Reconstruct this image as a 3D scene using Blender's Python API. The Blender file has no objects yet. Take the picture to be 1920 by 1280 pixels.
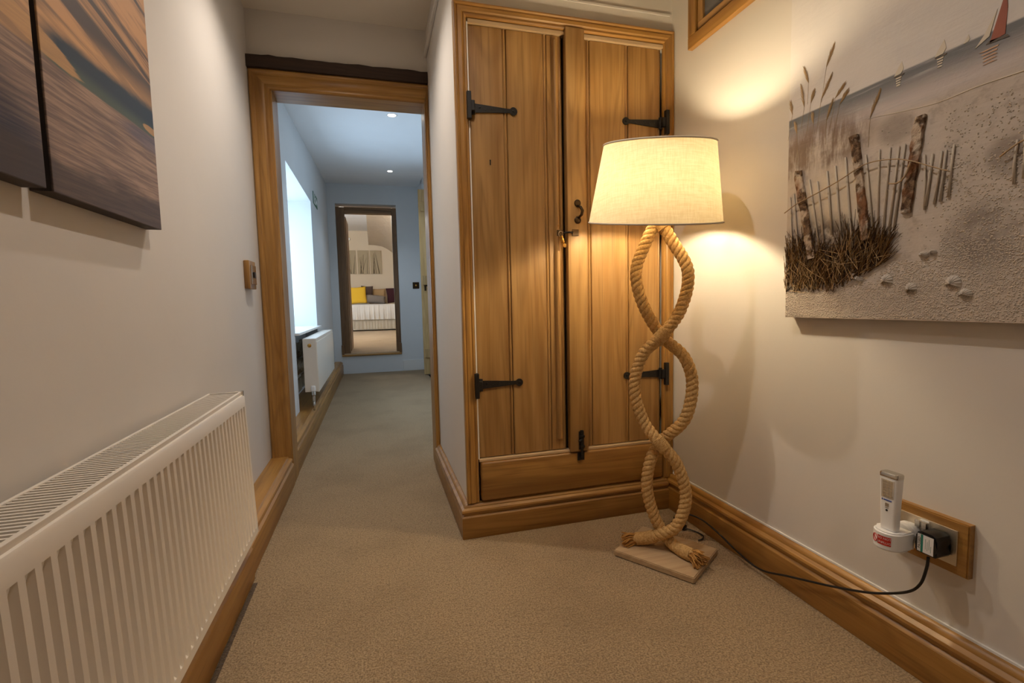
import bpy, bmesh, math, random
from mathutils import Vector, Matrix
random.seed(7)
scn = bpy.context.scene
COL = scn.collection
PI = math.pi

# ------------------------------------------------------------------ camera
yaw, pitch, roll, F = 0.273254, 0.0790277, 0.022948, 911.23
fw = Vector((math.sin(yaw)*math.cos(pitch), math.cos(yaw)*math.cos(pitch), -math.sin(pitch)))
r0 = Vector((math.cos(yaw), -math.sin(yaw), 0)); d0 = fw.cross(r0)
rt = r0*math.cos(roll) + d0*math.sin(roll); dn = d0*math.cos(roll) - r0*math.sin(roll)
cd = bpy.data.cameras.new('camera'); cam = bpy.data.objects.new('camera', cd); COL.objects.link(cam)
cd.sensor_width = 36; cd.lens = F/1920*36; cd.clip_start = 0.02
m = Matrix.Identity(4)
for i in range(3):
    m[i][0] = rt[i]; m[i][1] = -dn[i]; m[i][2] = -fw[i]
m[2][3] = 1.0
cam.matrix_world = m
scn.camera = cam

# ------------------------------------------------------------------ light and exposure
scn.view_settings.view_transform = 'Standard'; scn.view_settings.look = 'None'
scn.view_settings.gamma = 1.0; scn.view_settings.use_curve_mapping = False
scn.view_settings.exposure = 0.05
W = bpy.data.worlds.new('sky'); scn.world = W; W.use_nodes = True
bgn = W.node_tree.nodes['Background']; bgn.inputs[0].default_value = (0.56, 0.77, 1.0, 1); bgn.inputs[1].default_value = 6.0
SPOT_W, SPOT_COL = 33.0, (1.0, 0.90, 0.81)
CORR_W, CORR_COL = 21.0, (0.74, 0.87, 1.0)
BULB_E, BULB_COL = 430.0, (1.0, 0.81, 0.52)
BEDROOM_W = 125.0
def portal(name, loc, rot, sx, sy):
    l = bpy.data.lights.new(name, 'AREA'); l.shape = 'RECTANGLE'; l.size = sx; l.size_y = sy; l.cycles.is_portal = True
    o = bpy.data.objects.new(name, l); COL.objects.link(o); o.location = loc; o.rotation_euler = rot
portal('window_portal', (-1.04, 4.83, 1.45), (0, -PI/2, 0), 1.4, 1.5)

# ------------------------------------------------------------------ materials
def nt(name):
    mt = bpy.data.materials.new(name); mt.use_nodes = True
    return mt, mt.node_tree, mt.node_tree.nodes['Principled BSDF']
def srgb(r, g, b):
    f = lambda c: (c/255/12.92) if c/255 <= .04045 else ((c/255+.055)/1.055)**2.4
    return (f(r), f(g), f(b), 1)
def N(t, typ, **kw):
    n = t.nodes.new(typ)
    for k, v in kw.items():
        if k.startswith('i_'):
            n.inputs[int(k[2:])].default_value = v
        else: setattr(n, k, v)
    return n
def mth(t, op, a, b=None, c=None, clamp=False):
    n = t.nodes.new('ShaderNodeMath'); n.operation = op; n.use_clamp = clamp
    for i, v in enumerate((a, b, c)):
        if v is None: continue
        if isinstance(v, (int, float)): n.inputs[i].default_value = v
        else: t.links.new(v, n.inputs[i])
    return n.outputs[0]
def sstep(t, v, a, b):
    n = t.nodes.new('ShaderNodeMapRange'); n.interpolation_type = 'SMOOTHSTEP'
    t.links.new(v, n.inputs[0]); n.inputs[1].default_value = a; n.inputs[2].default_value = b
    return n.outputs[0]
def mixc(t, fac, a, b):
    n = t.nodes.new('ShaderNodeMix'); n.data_type = 'RGBA'
    for s, v in ((n.inputs[0], fac), (n.inputs[6], a), (n.inputs[7], b)):
        if isinstance(v, (int, float, tuple)): s.default_value = v
        else: t.links.new(v, s)
    return n.outputs[2]
def noise(t, vec, scale, detail=3, rough=.55, dist=0.0):
    n = t.nodes.new('ShaderNodeTexNoise'); n.inputs['Scale'].default_value = scale
    n.inputs['Detail'].default_value = detail; n.inputs['Roughness'].default_value = rough; n.inputs['Distortion'].default_value = dist
    if vec is not None: t.links.new(vec, n.inputs['Vector'])
    return n.outputs[0]
def coords(t, scale=(1, 1, 1), rnd=True):
    tc = t.nodes.new('ShaderNodeTexCoord'); v = tc.outputs['Object']
    if rnd:
        oi = t.nodes.new('ShaderNodeObjectInfo'); a = t.nodes.new('ShaderNodeVectorMath'); a.operation = 'MULTIPLY_ADD'
        cb = t.nodes.new('ShaderNodeCombineXYZ')
        for i in range(3): t.links.new(oi.outputs['Random'], cb.inputs[i])
        t.links.new(cb.outputs[0], a.inputs[0]); a.inputs[1].default_value = (17, 13, 11); t.links.new(v, a.inputs[2]); v = a.outputs[0]
    mp = t.nodes.new('ShaderNodeMapping'); mp.inputs['Scale'].default_value = scale; t.links.new(v, mp.inputs[0])
    return mp.outputs[0]
def bump(t, b, h, strength=.3, dist=.002):
    n = t.nodes.new('ShaderNodeBump'); n.inputs['Strength'].default_value = strength; n.inputs['Distance'].default_value = dist
    t.links.new(h, n.inputs['Height']); t.links.new(n.outputs[0], b.inputs['Normal'])
def plain(name, col, rough=.5, metal=0.0, bmp=None, var=0.0, spec=None):
    mt, t, b = nt(name); b.inputs['Base Color'].default_value = col; b.inputs['Roughness'].default_value = rough; b.inputs['Metallic'].default_value = metal
    if spec is not None: b.inputs['Specular IOR Level'].default_value = spec
    if var:
        n = noise(t, coords(t), 6, 4)
        c2 = tuple(c*(1-var) for c in col[:3])+(1,)
        t.links.new(mixc(t, n, col, c2), b.inputs['Base Color'])
    if bmp:
        bump(t, b, noise(t, coords(t), bmp[0], 4), bmp[1], bmp[2])
    return mt
def wood(name, light, mid, dark, axis=2, rough=.42, knots=.22, grain=1.0):
    mt, t, b = nt(name)
    s1 = [5.5*grain]*3; s1[axis] = .55*grain
    s2 = [120]*3; s2[axis] = 3.0
    s3 = [26*grain]*3; s3[axis] = 1.3*grain
    n1 = noise(t, coords(t, tuple(s1)), 1.0, 2, .5, .6)
    rings = mth(t, 'MULTIPLY', mth(t, 'FRACT', mth(t, 'MULTIPLY', n1, 11.0)), 1.0)
    rings = mth(t, 'ABSOLUTE', mth(t, 'SUBTRACT', mth(t, 'MULTIPLY', rings, 2), 1))
    n3 = noise(t, coords(t, tuple(s3)), 1.0, 3, .6)
    n2 = noise(t, coords(t, tuple(s2)), 1.0, 2, .6)
    base = mixc(t, sstep(t, n3, .3, .75), light, mid)
    base = mixc(t, mth(t, 'MULTIPLY', sstep(t, rings, .35, 1.0), .26), base, dark)
    base = mixc(t, mth(t, 'MULTIPLY', sstep(t, n2, .52, .75), .38), base, dark)
    if knots:
        sk = [3.2]*3; sk[axis] = 1.7
        vo = t.nodes.new('ShaderNodeTexVoronoi'); vo.inputs['Scale'].default_value = 1.0
        t.links.new(coords(t, tuple(sk)), vo.inputs['Vector'])
        k = sstep(t, mth(t, 'ADD', vo.outputs['Distance'], mth(t, 'MULTIPLY', n3, .06)), .11, .05)
        base = mixc(t, mth(t, 'MULTIPLY', k, knots), base, tuple(c*.3 for c in dark[:3])+(1,))
    # piece to piece tone
    oi = t.nodes.new('ShaderNodeObjectInfo'); hs = t.nodes.new('ShaderNodeHueSaturation')
    t.links.new(mth(t, 'MULTIPLY_ADD', oi.outputs['Random'], .30, .85), hs.inputs['Value']); t.links.new(base, hs.inputs['Color'])
    t.links.new(hs.outputs[0], b.inputs['Base Color'])
    b.inputs['Roughness'].default_value = rough
    bump(t, b, n2, .12, .001)
    return mt
oakL, oakM, oakD = srgb(178, 138, 84), srgb(154, 112, 60), srgb(102, 68, 32)
M = {}
for ax, nm in enumerate('xyz'):
    M['oak_'+nm] = wood('oak_grain_'+nm, oakL, oakM, oakD, ax)
    M['trim_'+nm] = wood('oak_trim_'+nm, srgb(172, 128, 66), srgb(144, 100, 46), srgb(94, 60, 26), ax, .38, .2)
M['dark_z'] = wood('dark_stained_wood', srgb(136, 100, 64), srgb(112, 80, 48), srgb(70, 46, 26), 2, .45)
M['dark_x'] = wood('dark_stained_wood_x', srgb(136, 100, 64), srgb(112, 80, 48), srgb(70, 46, 26), 0, .45)
M['beam'] = wood('old_beam', srgb(60, 42, 30), srgb(46, 31, 22), srgb(24, 15, 10), 0, .7, .6)
M['pine_z'] = wood('pine', srgb(212, 180, 128), srgb(196, 160, 104), srgb(160, 118, 70), 2)
M['pale_wood'] = wood('pale_pine', srgb(206, 178, 140), srgb(190, 160, 122), srgb(160, 126, 90), 0, .6)
def drift_mat():
    mt, t, b = nt('weathered_driftwood'); v = coords(t, (1, 1, 1), True)
    a = noise(t, v, 55, 5, .7); c = noise(t, v, 22, 3, .6)
    col = mixc(t, sstep(t, a, .4, .62), srgb(78, 56, 38), srgb(140, 112, 84))
    col = mixc(t, mth(t, 'MULTIPLY', sstep(t, c, .50, .60), .75), col, srgb(214, 198, 178))
    col = mixc(t, mth(t, 'MULTIPLY', sstep(t, noise(t, v, 13, 2), .50, .62), .7), col, srgb(138, 88, 52))
    t.links.new(col, b.inputs['Base Color']); b.inputs['Roughness'].default_value = .9
    bump(t, b, a, 1.0, .006); return mt
M['drift'] = drift_mat()
def paint(name, col, sc=3.0):
    mt, t, b = nt(name)
    n = noise(t, coords(t, (1, 1, 1), False), sc, 4)
    c2 = tuple(c*.93 for c in col[:3])+(1,)
    t.links.new(mixc(t, n, col, c2), b.inputs['Base Color']); b.inputs['Roughness'].default_value = .75
    bump(t, b, noise(t, coords(t, (1, 1, 1), False), 14, 5, .6), .10, .01)
    return mt
M['wall'] = paint('cream_wall_paint', srgb(218, 211, 202))
M['wall_cool'] = paint('grey_white_wall_paint', srgb(224, 225, 225))
M['ceil'] = paint('ceiling_paint', srgb(226, 216, 200))
M['ceil_white'] = paint('white_ceiling_paint', srgb(240, 241, 242))
M['wall_bed'] = paint('bedroom_wall_paint', srgb(226, 212, 190))
M['white'] = plain('white_gloss_paint', srgb(232, 230, 226), .35)
M['rad'] = plain('white_radiator_enamel', srgb(228, 218, 204), .32)
M['plastic'] = plain('white_plastic', srgb(236, 234, 232), .3)
M['iron'] = plain('black_iron', srgb(30, 27, 25), .45, .3, (90, .3, .001))
M['bronze'] = plain('antique_bronze', srgb(62, 46, 28), .42, .7)
M['brass'] = plain('brass', srgb(206, 160, 84), .25, 1.0)
M['chrome'] = plain('chrome', srgb(205, 200, 192), .16, 1.0)
M['chrome_hammer'] = plain('brushed_nickel', srgb(222, 214, 198), .42, 1.0, (60, .15, .002))
M['black'] = plain('black_plastic', srgb(16, 15, 15), .35)
M['black_soft'] = plain('black_cable', srgb(20, 18, 17), .5)
M['red'] = plain('red_print', srgb(196, 44, 34), .45)
M['blue'] = plain('blue_print', srgb(60, 84, 160), .5)
M['teal'] = plain('green_print', srgb(30, 128, 108), .5)
M['ink'] = plain('dark_print', srgb(52, 56, 60), .5)
M['green'] = plain('green_sign', srgb(24, 104, 70), .5)
M['lens'] = plain('led_window', srgb(196, 186, 172), .2)
M['dirt'] = plain('dark_gap', srgb(40, 30, 22), .9)
M['plaster_strip'] = plain('rough_plaster', srgb(206, 190, 166), .9, 0, (40, .6, .006), .15)
M['stone'] = plain('rough_stone', srgb(196, 180, 154), .9, 0, (14, 1.0, .05), .5)

def carpet(name, c1, c2):
    mt, t, b = nt(name); v = coords(t, (1, 1, 1), False)
    f1 = noise(t, v, 190, 3, .7); f2 = noise(t, v, 75, 2, .6); big = noise(t, v, 2.3, 4, .6)
    c = mixc(t, sstep(t, f1, .34, .66), c2, c1)
    dk = tuple(x*.74 for x in c2[:3])+(1,)
    c = mixc(t, mth(t, 'MULTIPLY', sstep(t, f2, .5, .72), .45), c, dk)
    c = mixc(t, mth(t, 'MULTIPLY', sstep(t, big, .42, .7), .28), c, dk)
    t.links.new(c, b.inputs['Base Color']); b.inputs['Roughness'].default_value = 1.0; b.inputs['Specular IOR Level'].default_value = .05
    b.inputs['Sheen Weight'].default_value = .15
    bump(t, b, mth(t, 'ADD', f1, mth(t, 'MULTIPLY', f2, 1.2)), .9, .006)
    return mt
M['carpet'] = carpet('beige_carpet', srgb(190, 164, 128), srgb(132, 109, 80))
M['carpet_shadow'] = carpet('shadowed_carpet_edge', srgb(104, 86, 68), srgb(74, 60, 46))  # darker carpet colour, carries the shadow beside the left skirting
M['carpet_bed'] = carpet('bedroom_carpet', srgb(206, 184, 154), srgb(178, 154, 124))

def rope_mat():
    mt, t, b = nt('hemp_rope'); v = coords(t, (1, 1, 1), True)
    f = noise(t, v, 140, 4, .7); g = noise(t, v, 18, 2)
    c = mixc(t, sstep(t, f, .3, .7), srgb(184, 142, 86), srgb(228, 192, 134))
    c = mixc(t, mth(t, 'MULTIPLY', g, .4), c, srgb(200, 156, 96))
    t.links.new(c, b.inputs['Base Color']); b.inputs['Roughness'].default_value = .9; b.inputs['Specular IOR Level'].default_value = .15
    bump(t, b, f, .8, .003); return mt
M['rope'] = rope_mat()
M['fray'] = plain('frayed_hemp', srgb(206, 150, 78), .9, 0, None, .35)
def shade_mat():
    mt, t, b = nt('linen_shade'); t.nodes.remove(b)
    tc = t.nodes.new('ShaderNodeTexCoord')
    def mp(s):
        k = t.nodes.new('ShaderNodeMapping'); k.inputs['Scale'].default_value = s; t.links.new(tc.outputs['Object'], k.inputs[0]); return k.outputs[0]
    w = mth(t, 'ADD', noise(t, mp((70, 70, 6)), 4, 3, .7), noise(t, mp((4, 4, 90)), 4, 3, .7))
    fac = sstep(t, w, .75, 1.25)
    df = N(t, 'ShaderNodeBsdfDiffuse'); tr = N(t, 'ShaderNodeBsdfTranslucent'); mx = N(t, 'ShaderNodeMixShader'); mx.inputs[0].default_value = .13
    t.links.new(mixc(t, fac, srgb(226, 210, 176), srgb(238, 226, 200)), df.inputs[0])
    t.links.new(mixc(t, fac, srgb(214, 190, 146), srgb(238, 220, 182)), tr.inputs[0])
    t.links.new(df.outputs[0], mx.inputs[1]); t.links.new(tr.outputs[0], mx.inputs[2])
    t.links.new(mx.outputs[0], t.nodes['Material Output'].inputs[0]); return mt
M['shade'] = shade_mat()
M['shade_rim'] = plain('linen_binding', srgb(214, 202, 184), .9)
def emit(name, col, e):
    mt, t, b = nt(name); t.nodes.remove(b)
    em = N(t, 'ShaderNodeEmission'); em.inputs[0].default_value = col+(1,); em.inputs[1].default_value = e
    t.links.new(em.outputs[0], t.nodes['Material Output'].inputs[0]); return mt
M['bulb'] = emit('glowing_bulb', BULB_COL, BULB_E)
M['downlight'] = emit('lit_downlight', (1.0, .9, .75), 40.0)
def glass_mat():
    mt, t, b = nt('window_glass'); t.nodes.remove(b)
    tr = N(t, 'ShaderNodeBsdfTransparent'); gl = N(t, 'ShaderNodeBsdfGlossy'); gl.inputs[1].default_value = .02
    mx = N(t, 'ShaderNodeMixShader'); mx.inputs[0].default_value = .07
    t.links.new(tr.outputs[0], mx.inputs[1]); t.links.new(gl.outputs[0], mx.inputs[2]); t.links.new(mx.outputs[0], t.nodes['Material Output'].inputs[0]); return mt
M['glass'] = glass_mat()
M['dark_glass'] = plain('grey_glass', srgb(96, 96, 98), .08)

def yz(t):
    tc = t.nodes.new('ShaderNodeTexCoord'); s = t.nodes.new('ShaderNodeSeparateXYZ'); t.links.new(tc.outputs['Object'], s.inputs[0])
    return s.outputs[1], s.outputs[2]
def blob(t, y, z, cy, cz, ry, rz):
    a = mth(t, 'POWER', mth(t, 'DIVIDE', mth(t, 'SUBTRACT', y, cy), ry), 2.0)
    b = mth(t, 'POWER', mth(t, 'DIVIDE', mth(t, 'SUBTRACT', z, cz), rz), 2.0)
    return sstep(t, mth(t, 'ADD', a, b), 1.0, .15)
def beach_mat():
    mt, t, b = nt('beach_scene_paint'); y, z = yz(t)
    st = noise(t, coords(t, (1, 3.5, 60), False), 1.0, 4, .6); sm = noise(t, coords(t, (1, 9, 12), False), 1.0, 4, .6)
    fi = noise(t, coords(t, (1, 30, 34), False), 1.0, 4, .7); ver = noise(t, coords(t, (1, 40, 8), False), 1.0, 4, .7)
    zz = mth(t, 'ADD', z, mth(t, 'MULTIPLY', mth(t, 'SUBTRACT', st, .5), .02))
    sky = mixc(t, sm, srgb(226, 220, 214), srgb(212, 206, 202))
    sea = mixc(t, sstep(t, zz, 1.48, 1.555), srgb(200, 190, 186), srgb(112, 114, 118))
    sea = mixc(t, mth(t, 'MULTIPLY', sstep(t, st, .5, .66), .75), sea, srgb(176, 174, 176))
    sand = mixc(t, sm, srgb(212, 200, 188), srgb(184, 172, 160))
    sand = mixc(t, mth(t, 'MULTIPLY', sstep(t, fi, .5, .7), .35), sand, srgb(120, 102, 86))
    c = mixc(t, sstep(t, zz, 1.45, 1.49), sand, sea)
    c = mixc(t, sstep(t, z, 1.561, 1.567), c, sky)
    bush = mth(t, 'MULTIPLY', blob(t, y, z, 1.21, 1.445, .22, .10), sstep(t, mth(t, 'ADD', ver, mth(t, 'MULTIPLY', sm, .5)), .55, .85))
    c = mixc(t, mth(t, 'MULTIPLY', bush, .8), c, srgb(108, 80, 58))
    c = mixc(t, mth(t, 'MULTIPLY', blob(t, y, z, .975, 1.425, .06, .05), .45), c, srgb(110, 96, 86))
    lit = mth(t, 'MULTIPLY', blob(t, y, z, 1.14, 1.28, .17, .12), .55)
    c = mixc(t, lit, c, srgb(222, 204, 172))
    c = mixc(t, mth(t, 'MULTIPLY', mth(t, 'MULTIPLY', blob(t, y, z, 1.19, 1.13, .2, .13), sstep(t, fi, .25, .6)), .9), c, srgb(78, 56, 36))
    c = mixc(t, mth(t, 'MULTIPLY', mth(t, 'MULTIPLY', blob(t, y, z, .76, 1.13, .11, .09), sstep(t, sm, .3, .65)), .75), c, srgb(112, 98, 88))
    c = mixc(t, mth(t, 'MULTIPLY', mth(t, 'MULTIPLY', blob(t, y, z, .735, 1.29, .05, .06), sstep(t, sm, .3, .6)), .6), c, srgb(112, 96, 84))
    c = mixc(t, mth(t, 'MULTIPLY', sstep(t, z, 1.05, .96), .4), c, srgb(200, 180, 158))
    t.links.new(c, b.inputs['Base Color']); b.inputs['Roughness'].default_value = .6
    bump(t, b, mth(t, 'ADD', st, fi), .35, .003); return mt
def sunset_mat():
    mt, t, b = nt('sunset_beach_print'); y, z = yz(t)
    # clouds rise towards the far end of the panel
    zt = mth(t, 'SUBTRACT', z, mth(t, 'MULTIPLY', mth(t, 'SUBTRACT', y, 1.3), -.16))
    cb = t.nodes.new('ShaderNodeCombineXYZ'); t.links.new(mth(t, 'MULTIPLY', y, 1.1), cb.inputs[1]); t.links.new(mth(t, 'MULTIPLY', zt, 19), cb.inputs[2])
    cl = noise(t, cb.outputs[0], 1.0, 5, .62, .5)
    cb2 = t.nodes.new('ShaderNodeCombineXYZ'); t.links.new(mth(t, 'MULTIPLY', y, 5), cb2.inputs[1]); t.links.new(mth(t, 'MULTIPLY', z, 130), cb2.inputs[2])
    sk = noise(t, cb2.outputs[0], 1.0, 4, .65)
    cb3 = t.nodes.new('ShaderNodeCombineXYZ'); t.links.new(mth(t, 'MULTIPLY', y, 4), cb3.inputs[1]); t.links.new(mth(t, 'MULTIPLY', z, 16), cb3.inputs[2])
    wt = noise(t, cb3.outputs[0], 1.0, 5, .6)
    zw = mth(t, 'ADD', mth(t, 'ADD', z, mth(t, 'MULTIPLY', mth(t, 'SUBTRACT', wt, .5), .035)), mth(t, 'MULTIPLY', mth(t, 'SUBTRACT', y, 1.3), -.03))
    clouds = mixc(t, sstep(t, cl, .43, .58), srgb(86, 76, 74), srgb(198, 152, 110))
    orange = mth(t, 'MULTIPLY', sstep(t, zw, 1.60, 1.545), .5)
    clouds = mixc(t, orange, clouds, srgb(206, 158, 108))
    gap = mth(t, 'MULTIPLY', sstep(t, zw, 1.548, 1.522), sstep(t, y, 1.06, 1.16))
    gapc = mixc(t, sstep(t, z, 1.505, 1.468), srgb(46, 60, 74), srgb(84, 94, 84))
    sky = mixc(t, gap, clouds, gapc)
    wob = mth(t, 'ADD', mth(t, 'MULTIPLY', mth(t, 'SUBTRACT', wt, .5), 1.3), mth(t, 'MULTIPLY', mth(t, 'SUBTRACT', sk, .5), 1.0))
    low1 = sstep(t, mth(t, 'ADD', blob(t, y, mth(t, 'ADD', z, mth(t, 'MULTIPLY', mth(t, 'SUBTRACT', y, 1.1), .14)), 1.06, 1.492, .19, .026), wob), .25, .6)
    low2 = sstep(t, mth(t, 'ADD', blob(t, y, z, 1.56, 1.481, .07, .013), wob), .25, .6)
    sky = mixc(t, mth(t, 'MULTIPLY', mth(t, 'MAXIMUM', low1, low2), .85), sky, mixc(t, sk, srgb(150, 116, 88), srgb(220, 172, 112)))
    hz = mth(t, 'ADD', z, mth(t, 'MULTIPLY', mth(t, 'SUBTRACT', wt, .5), .012))
    sea = mixc(t, sstep(t, sk, .34, .72), srgb(116, 96, 88), srgb(176, 146, 124))
    sea = mixc(t, mth(t, 'MULTIPLY', blob(t, y, z, 1.56, 1.445, .22, .028), .6), sea, srgb(84, 84, 104))
    darkl = mth(t, 'MULTIPLY', sstep(t, mth(t, 'ADD', mth(t, 'MULTIPLY', mth(t, 'SUBTRACT', y, 1.0), -1.2), mth(t, 'MULTIPLY', mth(t, 'SUBTRACT', 1.40, z), 2.2)), -.12, .22), sstep(t, y, 1.14, 1.06))
    sea = mixc(t, mth(t, 'MULTIPLY', darkl, mth(t, 'MULTIPLY_ADD', sk, -.7, 1.25)), sea, srgb(34, 33, 52))
    bot = sstep(t, mth(t, 'ADD', z, mth(t, 'MULTIPLY', wt, .09)), 1.36, 1.315)
    sea = mixc(t, mth(t, 'MULTIPLY', bot, .8), sea, srgb(66, 52, 48))
    c = mixc(t, sstep(t, hz, 1.462, 1.468), sea, sky)
    t.links.new(c, b.inputs['Base Color']); b.inputs['Roughness'].default_value = .55; return mt
M['beach'] = beach_mat(); M['sunset'] = sunset_mat()
M['sunset_edge'] = plain('dark_canvas_edge', srgb(56, 46, 42), .7)
M['canvas_edge'] = plain('canvas_edge', srgb(150, 132, 112), .8)
M['slat'] = plain('grey_twig', srgb(216, 204, 186), .85, 0, None, .4)
M['twine'] = plain('twine', srgb(176, 150, 116), .9)
M['straw'] = plain('straw', srgb(150, 114, 66), .9, 0, None, .6)
M['straw_dark'] = plain('dark_straw', srgb(98, 72, 46), .9, 0, None, .5)
M['grit'] = plain('sand_grit', srgb(216, 202, 186), .85, 0, None, .3)
M['shell'] = plain('shell', srgb(206, 196, 184), .5, 0, None, .25)
M['p_cream'] = plain('cream_paint', srgb(214, 204, 186), .6)
M['p_red'] = plain('rust_red_paint', srgb(164, 92, 70), .6, 0, None, .2)
M['p_orange'] = plain('orange_paint', srgb(200, 164, 134), .6)
M['p_reed'] = plain('reed_paint', srgb(196, 166, 122), .7, 0, None, .3)
M['p_dark'] = plain('dark_paint', srgb(104, 94, 84), .7)
M['duvet'] = plain('white_duvet', srgb(226, 224, 220), .9, 0, (10, .4, .02))
M['valance'] = plain('cream_valance', srgb(196, 188, 172), .95)
M['yellow'] = plain('yellow_fabric', srgb(228, 184, 52), .9)
M['brown_f'] = plain('brown_fabric', srgb(82, 66, 60), .95)
M['grey_f'] = plain('grey_fabric', srgb(126, 118, 112), .95)
M['tan_f'] = plain('tan_fabric', srgb(186, 156, 116), .95)
M['maroon_f'] = plain('maroon_fabric', srgb(60, 22, 30), .95)
M['beige_canvas'] = plain('beige_canvas', srgb(178, 164, 138), .85)
M['reed_dark'] = plain('dark_reed_print', srgb(92, 80, 62), .85)
def soffit_mat():
    mt, t, b = nt('textured_soffit'); b.inputs['Base Color'].default_value = srgb(200, 184, 164); b.inputs['Roughness'].default_value = .38
    bump(t, b, noise(t, coords(t, (3, 18, 18), False), 1.0, 4, .6), 1.0, .03); return mt
M['soffit'] = soffit_mat()

# ------------------------------------------------------------------ mesh helpers
def obj(name, bm, mat, parent=None, smooth=False):
    me = bpy.data.meshes.new(name); bmesh.ops.recalc_face_normals(bm, faces=bm.faces[:]); bm.to_mesh(me); bm.free()
    me.materials.append(M[mat])
    if smooth:
        for p in me.polygons: p.use_smooth = True
        if smooth != 'all': me.set_sharp_from_angle(angle=math.radians(smooth if smooth is not True else 40))
    o = bpy.data.objects.new(name, me); COL.objects.link(o)
    if parent is not None: o.parent = parent; o.matrix_parent_inverse = parent.matrix_world.inverted()
    return o
def tag(o, label, cat, group=None):
    o['label'] = label; o['category'] = cat
    if group: o['group'] = group
    return o
def thing(name, label, cat, loc=(0, 0, 0), group=None):
    o = bpy.data.objects.new(name, None); COL.objects.link(o); o.location = loc; o.empty_display_size = .05
    o.matrix_world = Matrix.Translation(loc)
    return tag(o, label, cat, group)
def struct(o):
    o['kind'] = 'structure'; return o
def sempty(name):
    o = bpy.data.objects.new(name, None); COL.objects.link(o); o.empty_display_size = .05; return struct(o)
def box(bm, x0, x1, y0, y1, z0, z1, bev=0.0, seg=2):
    r = bmesh.ops.create_cube(bm, size=1.0); vs = r['verts']
    for v in vs: v.co = Vector(((x0+x1)/2+v.co.x*(x1-x0), (y0+y1)/2+v.co.y*(y1-y0), (z0+z1)/2+v.co.z*(z1-z0)))
    if bev:
        es = list({e for v in vs for e in v.link_edges})
        bmesh.ops.bevel(bm, geom=es, offset=bev, segments=seg, affect='EDGES', profile=.5)
    return bm
def bx(*a, **k): return box(bmesh.new(), *a, **k)
def boxes(*lst, bev=0.0):
    bm = bmesh.new()
    for b in lst: box(bm, *b, bev=bev)
    return bm
def prism(poly, axis, a0, a1, bm=None):
    """extrude a 2d polygon; axis 0: poly=(y,z), 1: poly=(x,z), 2: poly=(x,y)"""
    bm = bm or bmesh.new()
    def p(u, v, a): return [(a, u, v), (u, a, v), (u, v, a)][axis]
    A = [bm.verts.new(p(u, v, a0)) for u, v in poly]; B = [bm.verts.new(p(u, v, a1)) for u, v in poly]
    bm.faces.new(A); bm.faces.new(B)
    n = len(poly)
    for i in range(n): bm.faces.new((A[i], A[(i+1) % n], B[(i+1) % n], B[i]))
    return bm
def sweep(path, nrm, prof, bm=None, cap=True):
    """mitred moulding: path in a plane with normal nrm; profile (u,v): u to the left of travel (nrm x tangent), v along nrm"""
    bm = bm or bmesh.new(); nrm = Vector(nrm); P = [Vector(p) for p in path]; rings = []
    for i, p in enumerate(P):
        ts = []
        if i > 0: ts.append((P[i]-P[i-1]).normalized())
        if i < len(P)-1: ts.append((P[i+1]-P[i]).normalized())
        ls = [nrm.cross(t) for t in ts]
        if len(ls) == 2:
            u = (ls[0]+ls[1]).normalized(); u = u / max(.2, u.dot(ls[0]))
        else: u = ls[0]
        rings.append([bm.verts.new(p+u*a+nrm*b) for a, b in prof])
    k = len(prof)
    for a, b in zip(rings, rings[1:]):
        for j in range(k): bm.faces.new((a[j], a[(j+1) % k], b[(j+1) % k], b[j]))
    if cap: bm.faces.new(rings[0]); bm.faces.new(rings[-1])
    return bm
def tube(bm, pts, r, sides=8, cap=True):
    P = [Vector(p) for p in pts]; n = len(P)
    R = r if isinstance(r, (list, tuple)) else [r]*n
    t = (P[1]-P[0]).normalized(); a = Vector((0, 0, 1)) if abs(t.z) < .9 else Vector((1, 0, 0)); u = t.cross(a).normalized(); rings = []
    for i in range(n):
        tt = (P[min(i+1, n-1)]-P[max(i-1, 0)])
        if tt.length > 1e-9: t = tt.normalized()
        u = (u - t*u.dot(t)).normalized(); v = t.cross(u)
        rings.append([bm.verts.new(P[i]+(u*math.cos(2*PI*k/sides)+v*math.sin(2*PI*k/sides))*R[i]) for k in range(sides)])
    for A, B in zip(rings, rings[1:]):
        for k in range(sides): bm.faces.new((A[k], A[(k+1) % sides], B[(k+1) % sides], B[k]))
    if cap: bm.faces.new(rings[0]); bm.faces.new(rings[-1])
    return bm
def lathe(bm, prof, org=(0, 0, 0), axis=(0, 0, 1), seg=32, close=False):
    """prof list of (r,h) along axis"""
    ax = Vector(axis).normalized(); a = Vector((0, 0, 1)) if abs(ax.z) < .9 else Vector((1, 0, 0)); u = ax.cross(a).normalized(); v = ax.cross(u); o = Vector(org); rings = []
    for r, h in prof:
        if r < 1e-6: rings.append([bm.verts.new(o+ax*h)])
        else: rings.append([bm.verts.new(o+ax*h+(u*math.cos(2*PI*k/seg)+v*math.sin(2*PI*k/seg))*r) for k in range(seg)])
    for A, B in zip(rings, rings[1:]):
        for k in range(seg):
            k2 = (k+1) % seg
            if len(A) == 1 and len(B) == 1: continue
            if len(A) == 1: bm.faces.new((A[0], B[k2], B[k]))
            elif len(B) == 1: bm.faces.new((A[k], A[k2], B[0]))
            else: bm.faces.new((A[k], A[k2], B[k2], B[k]))
    return bm
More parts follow.
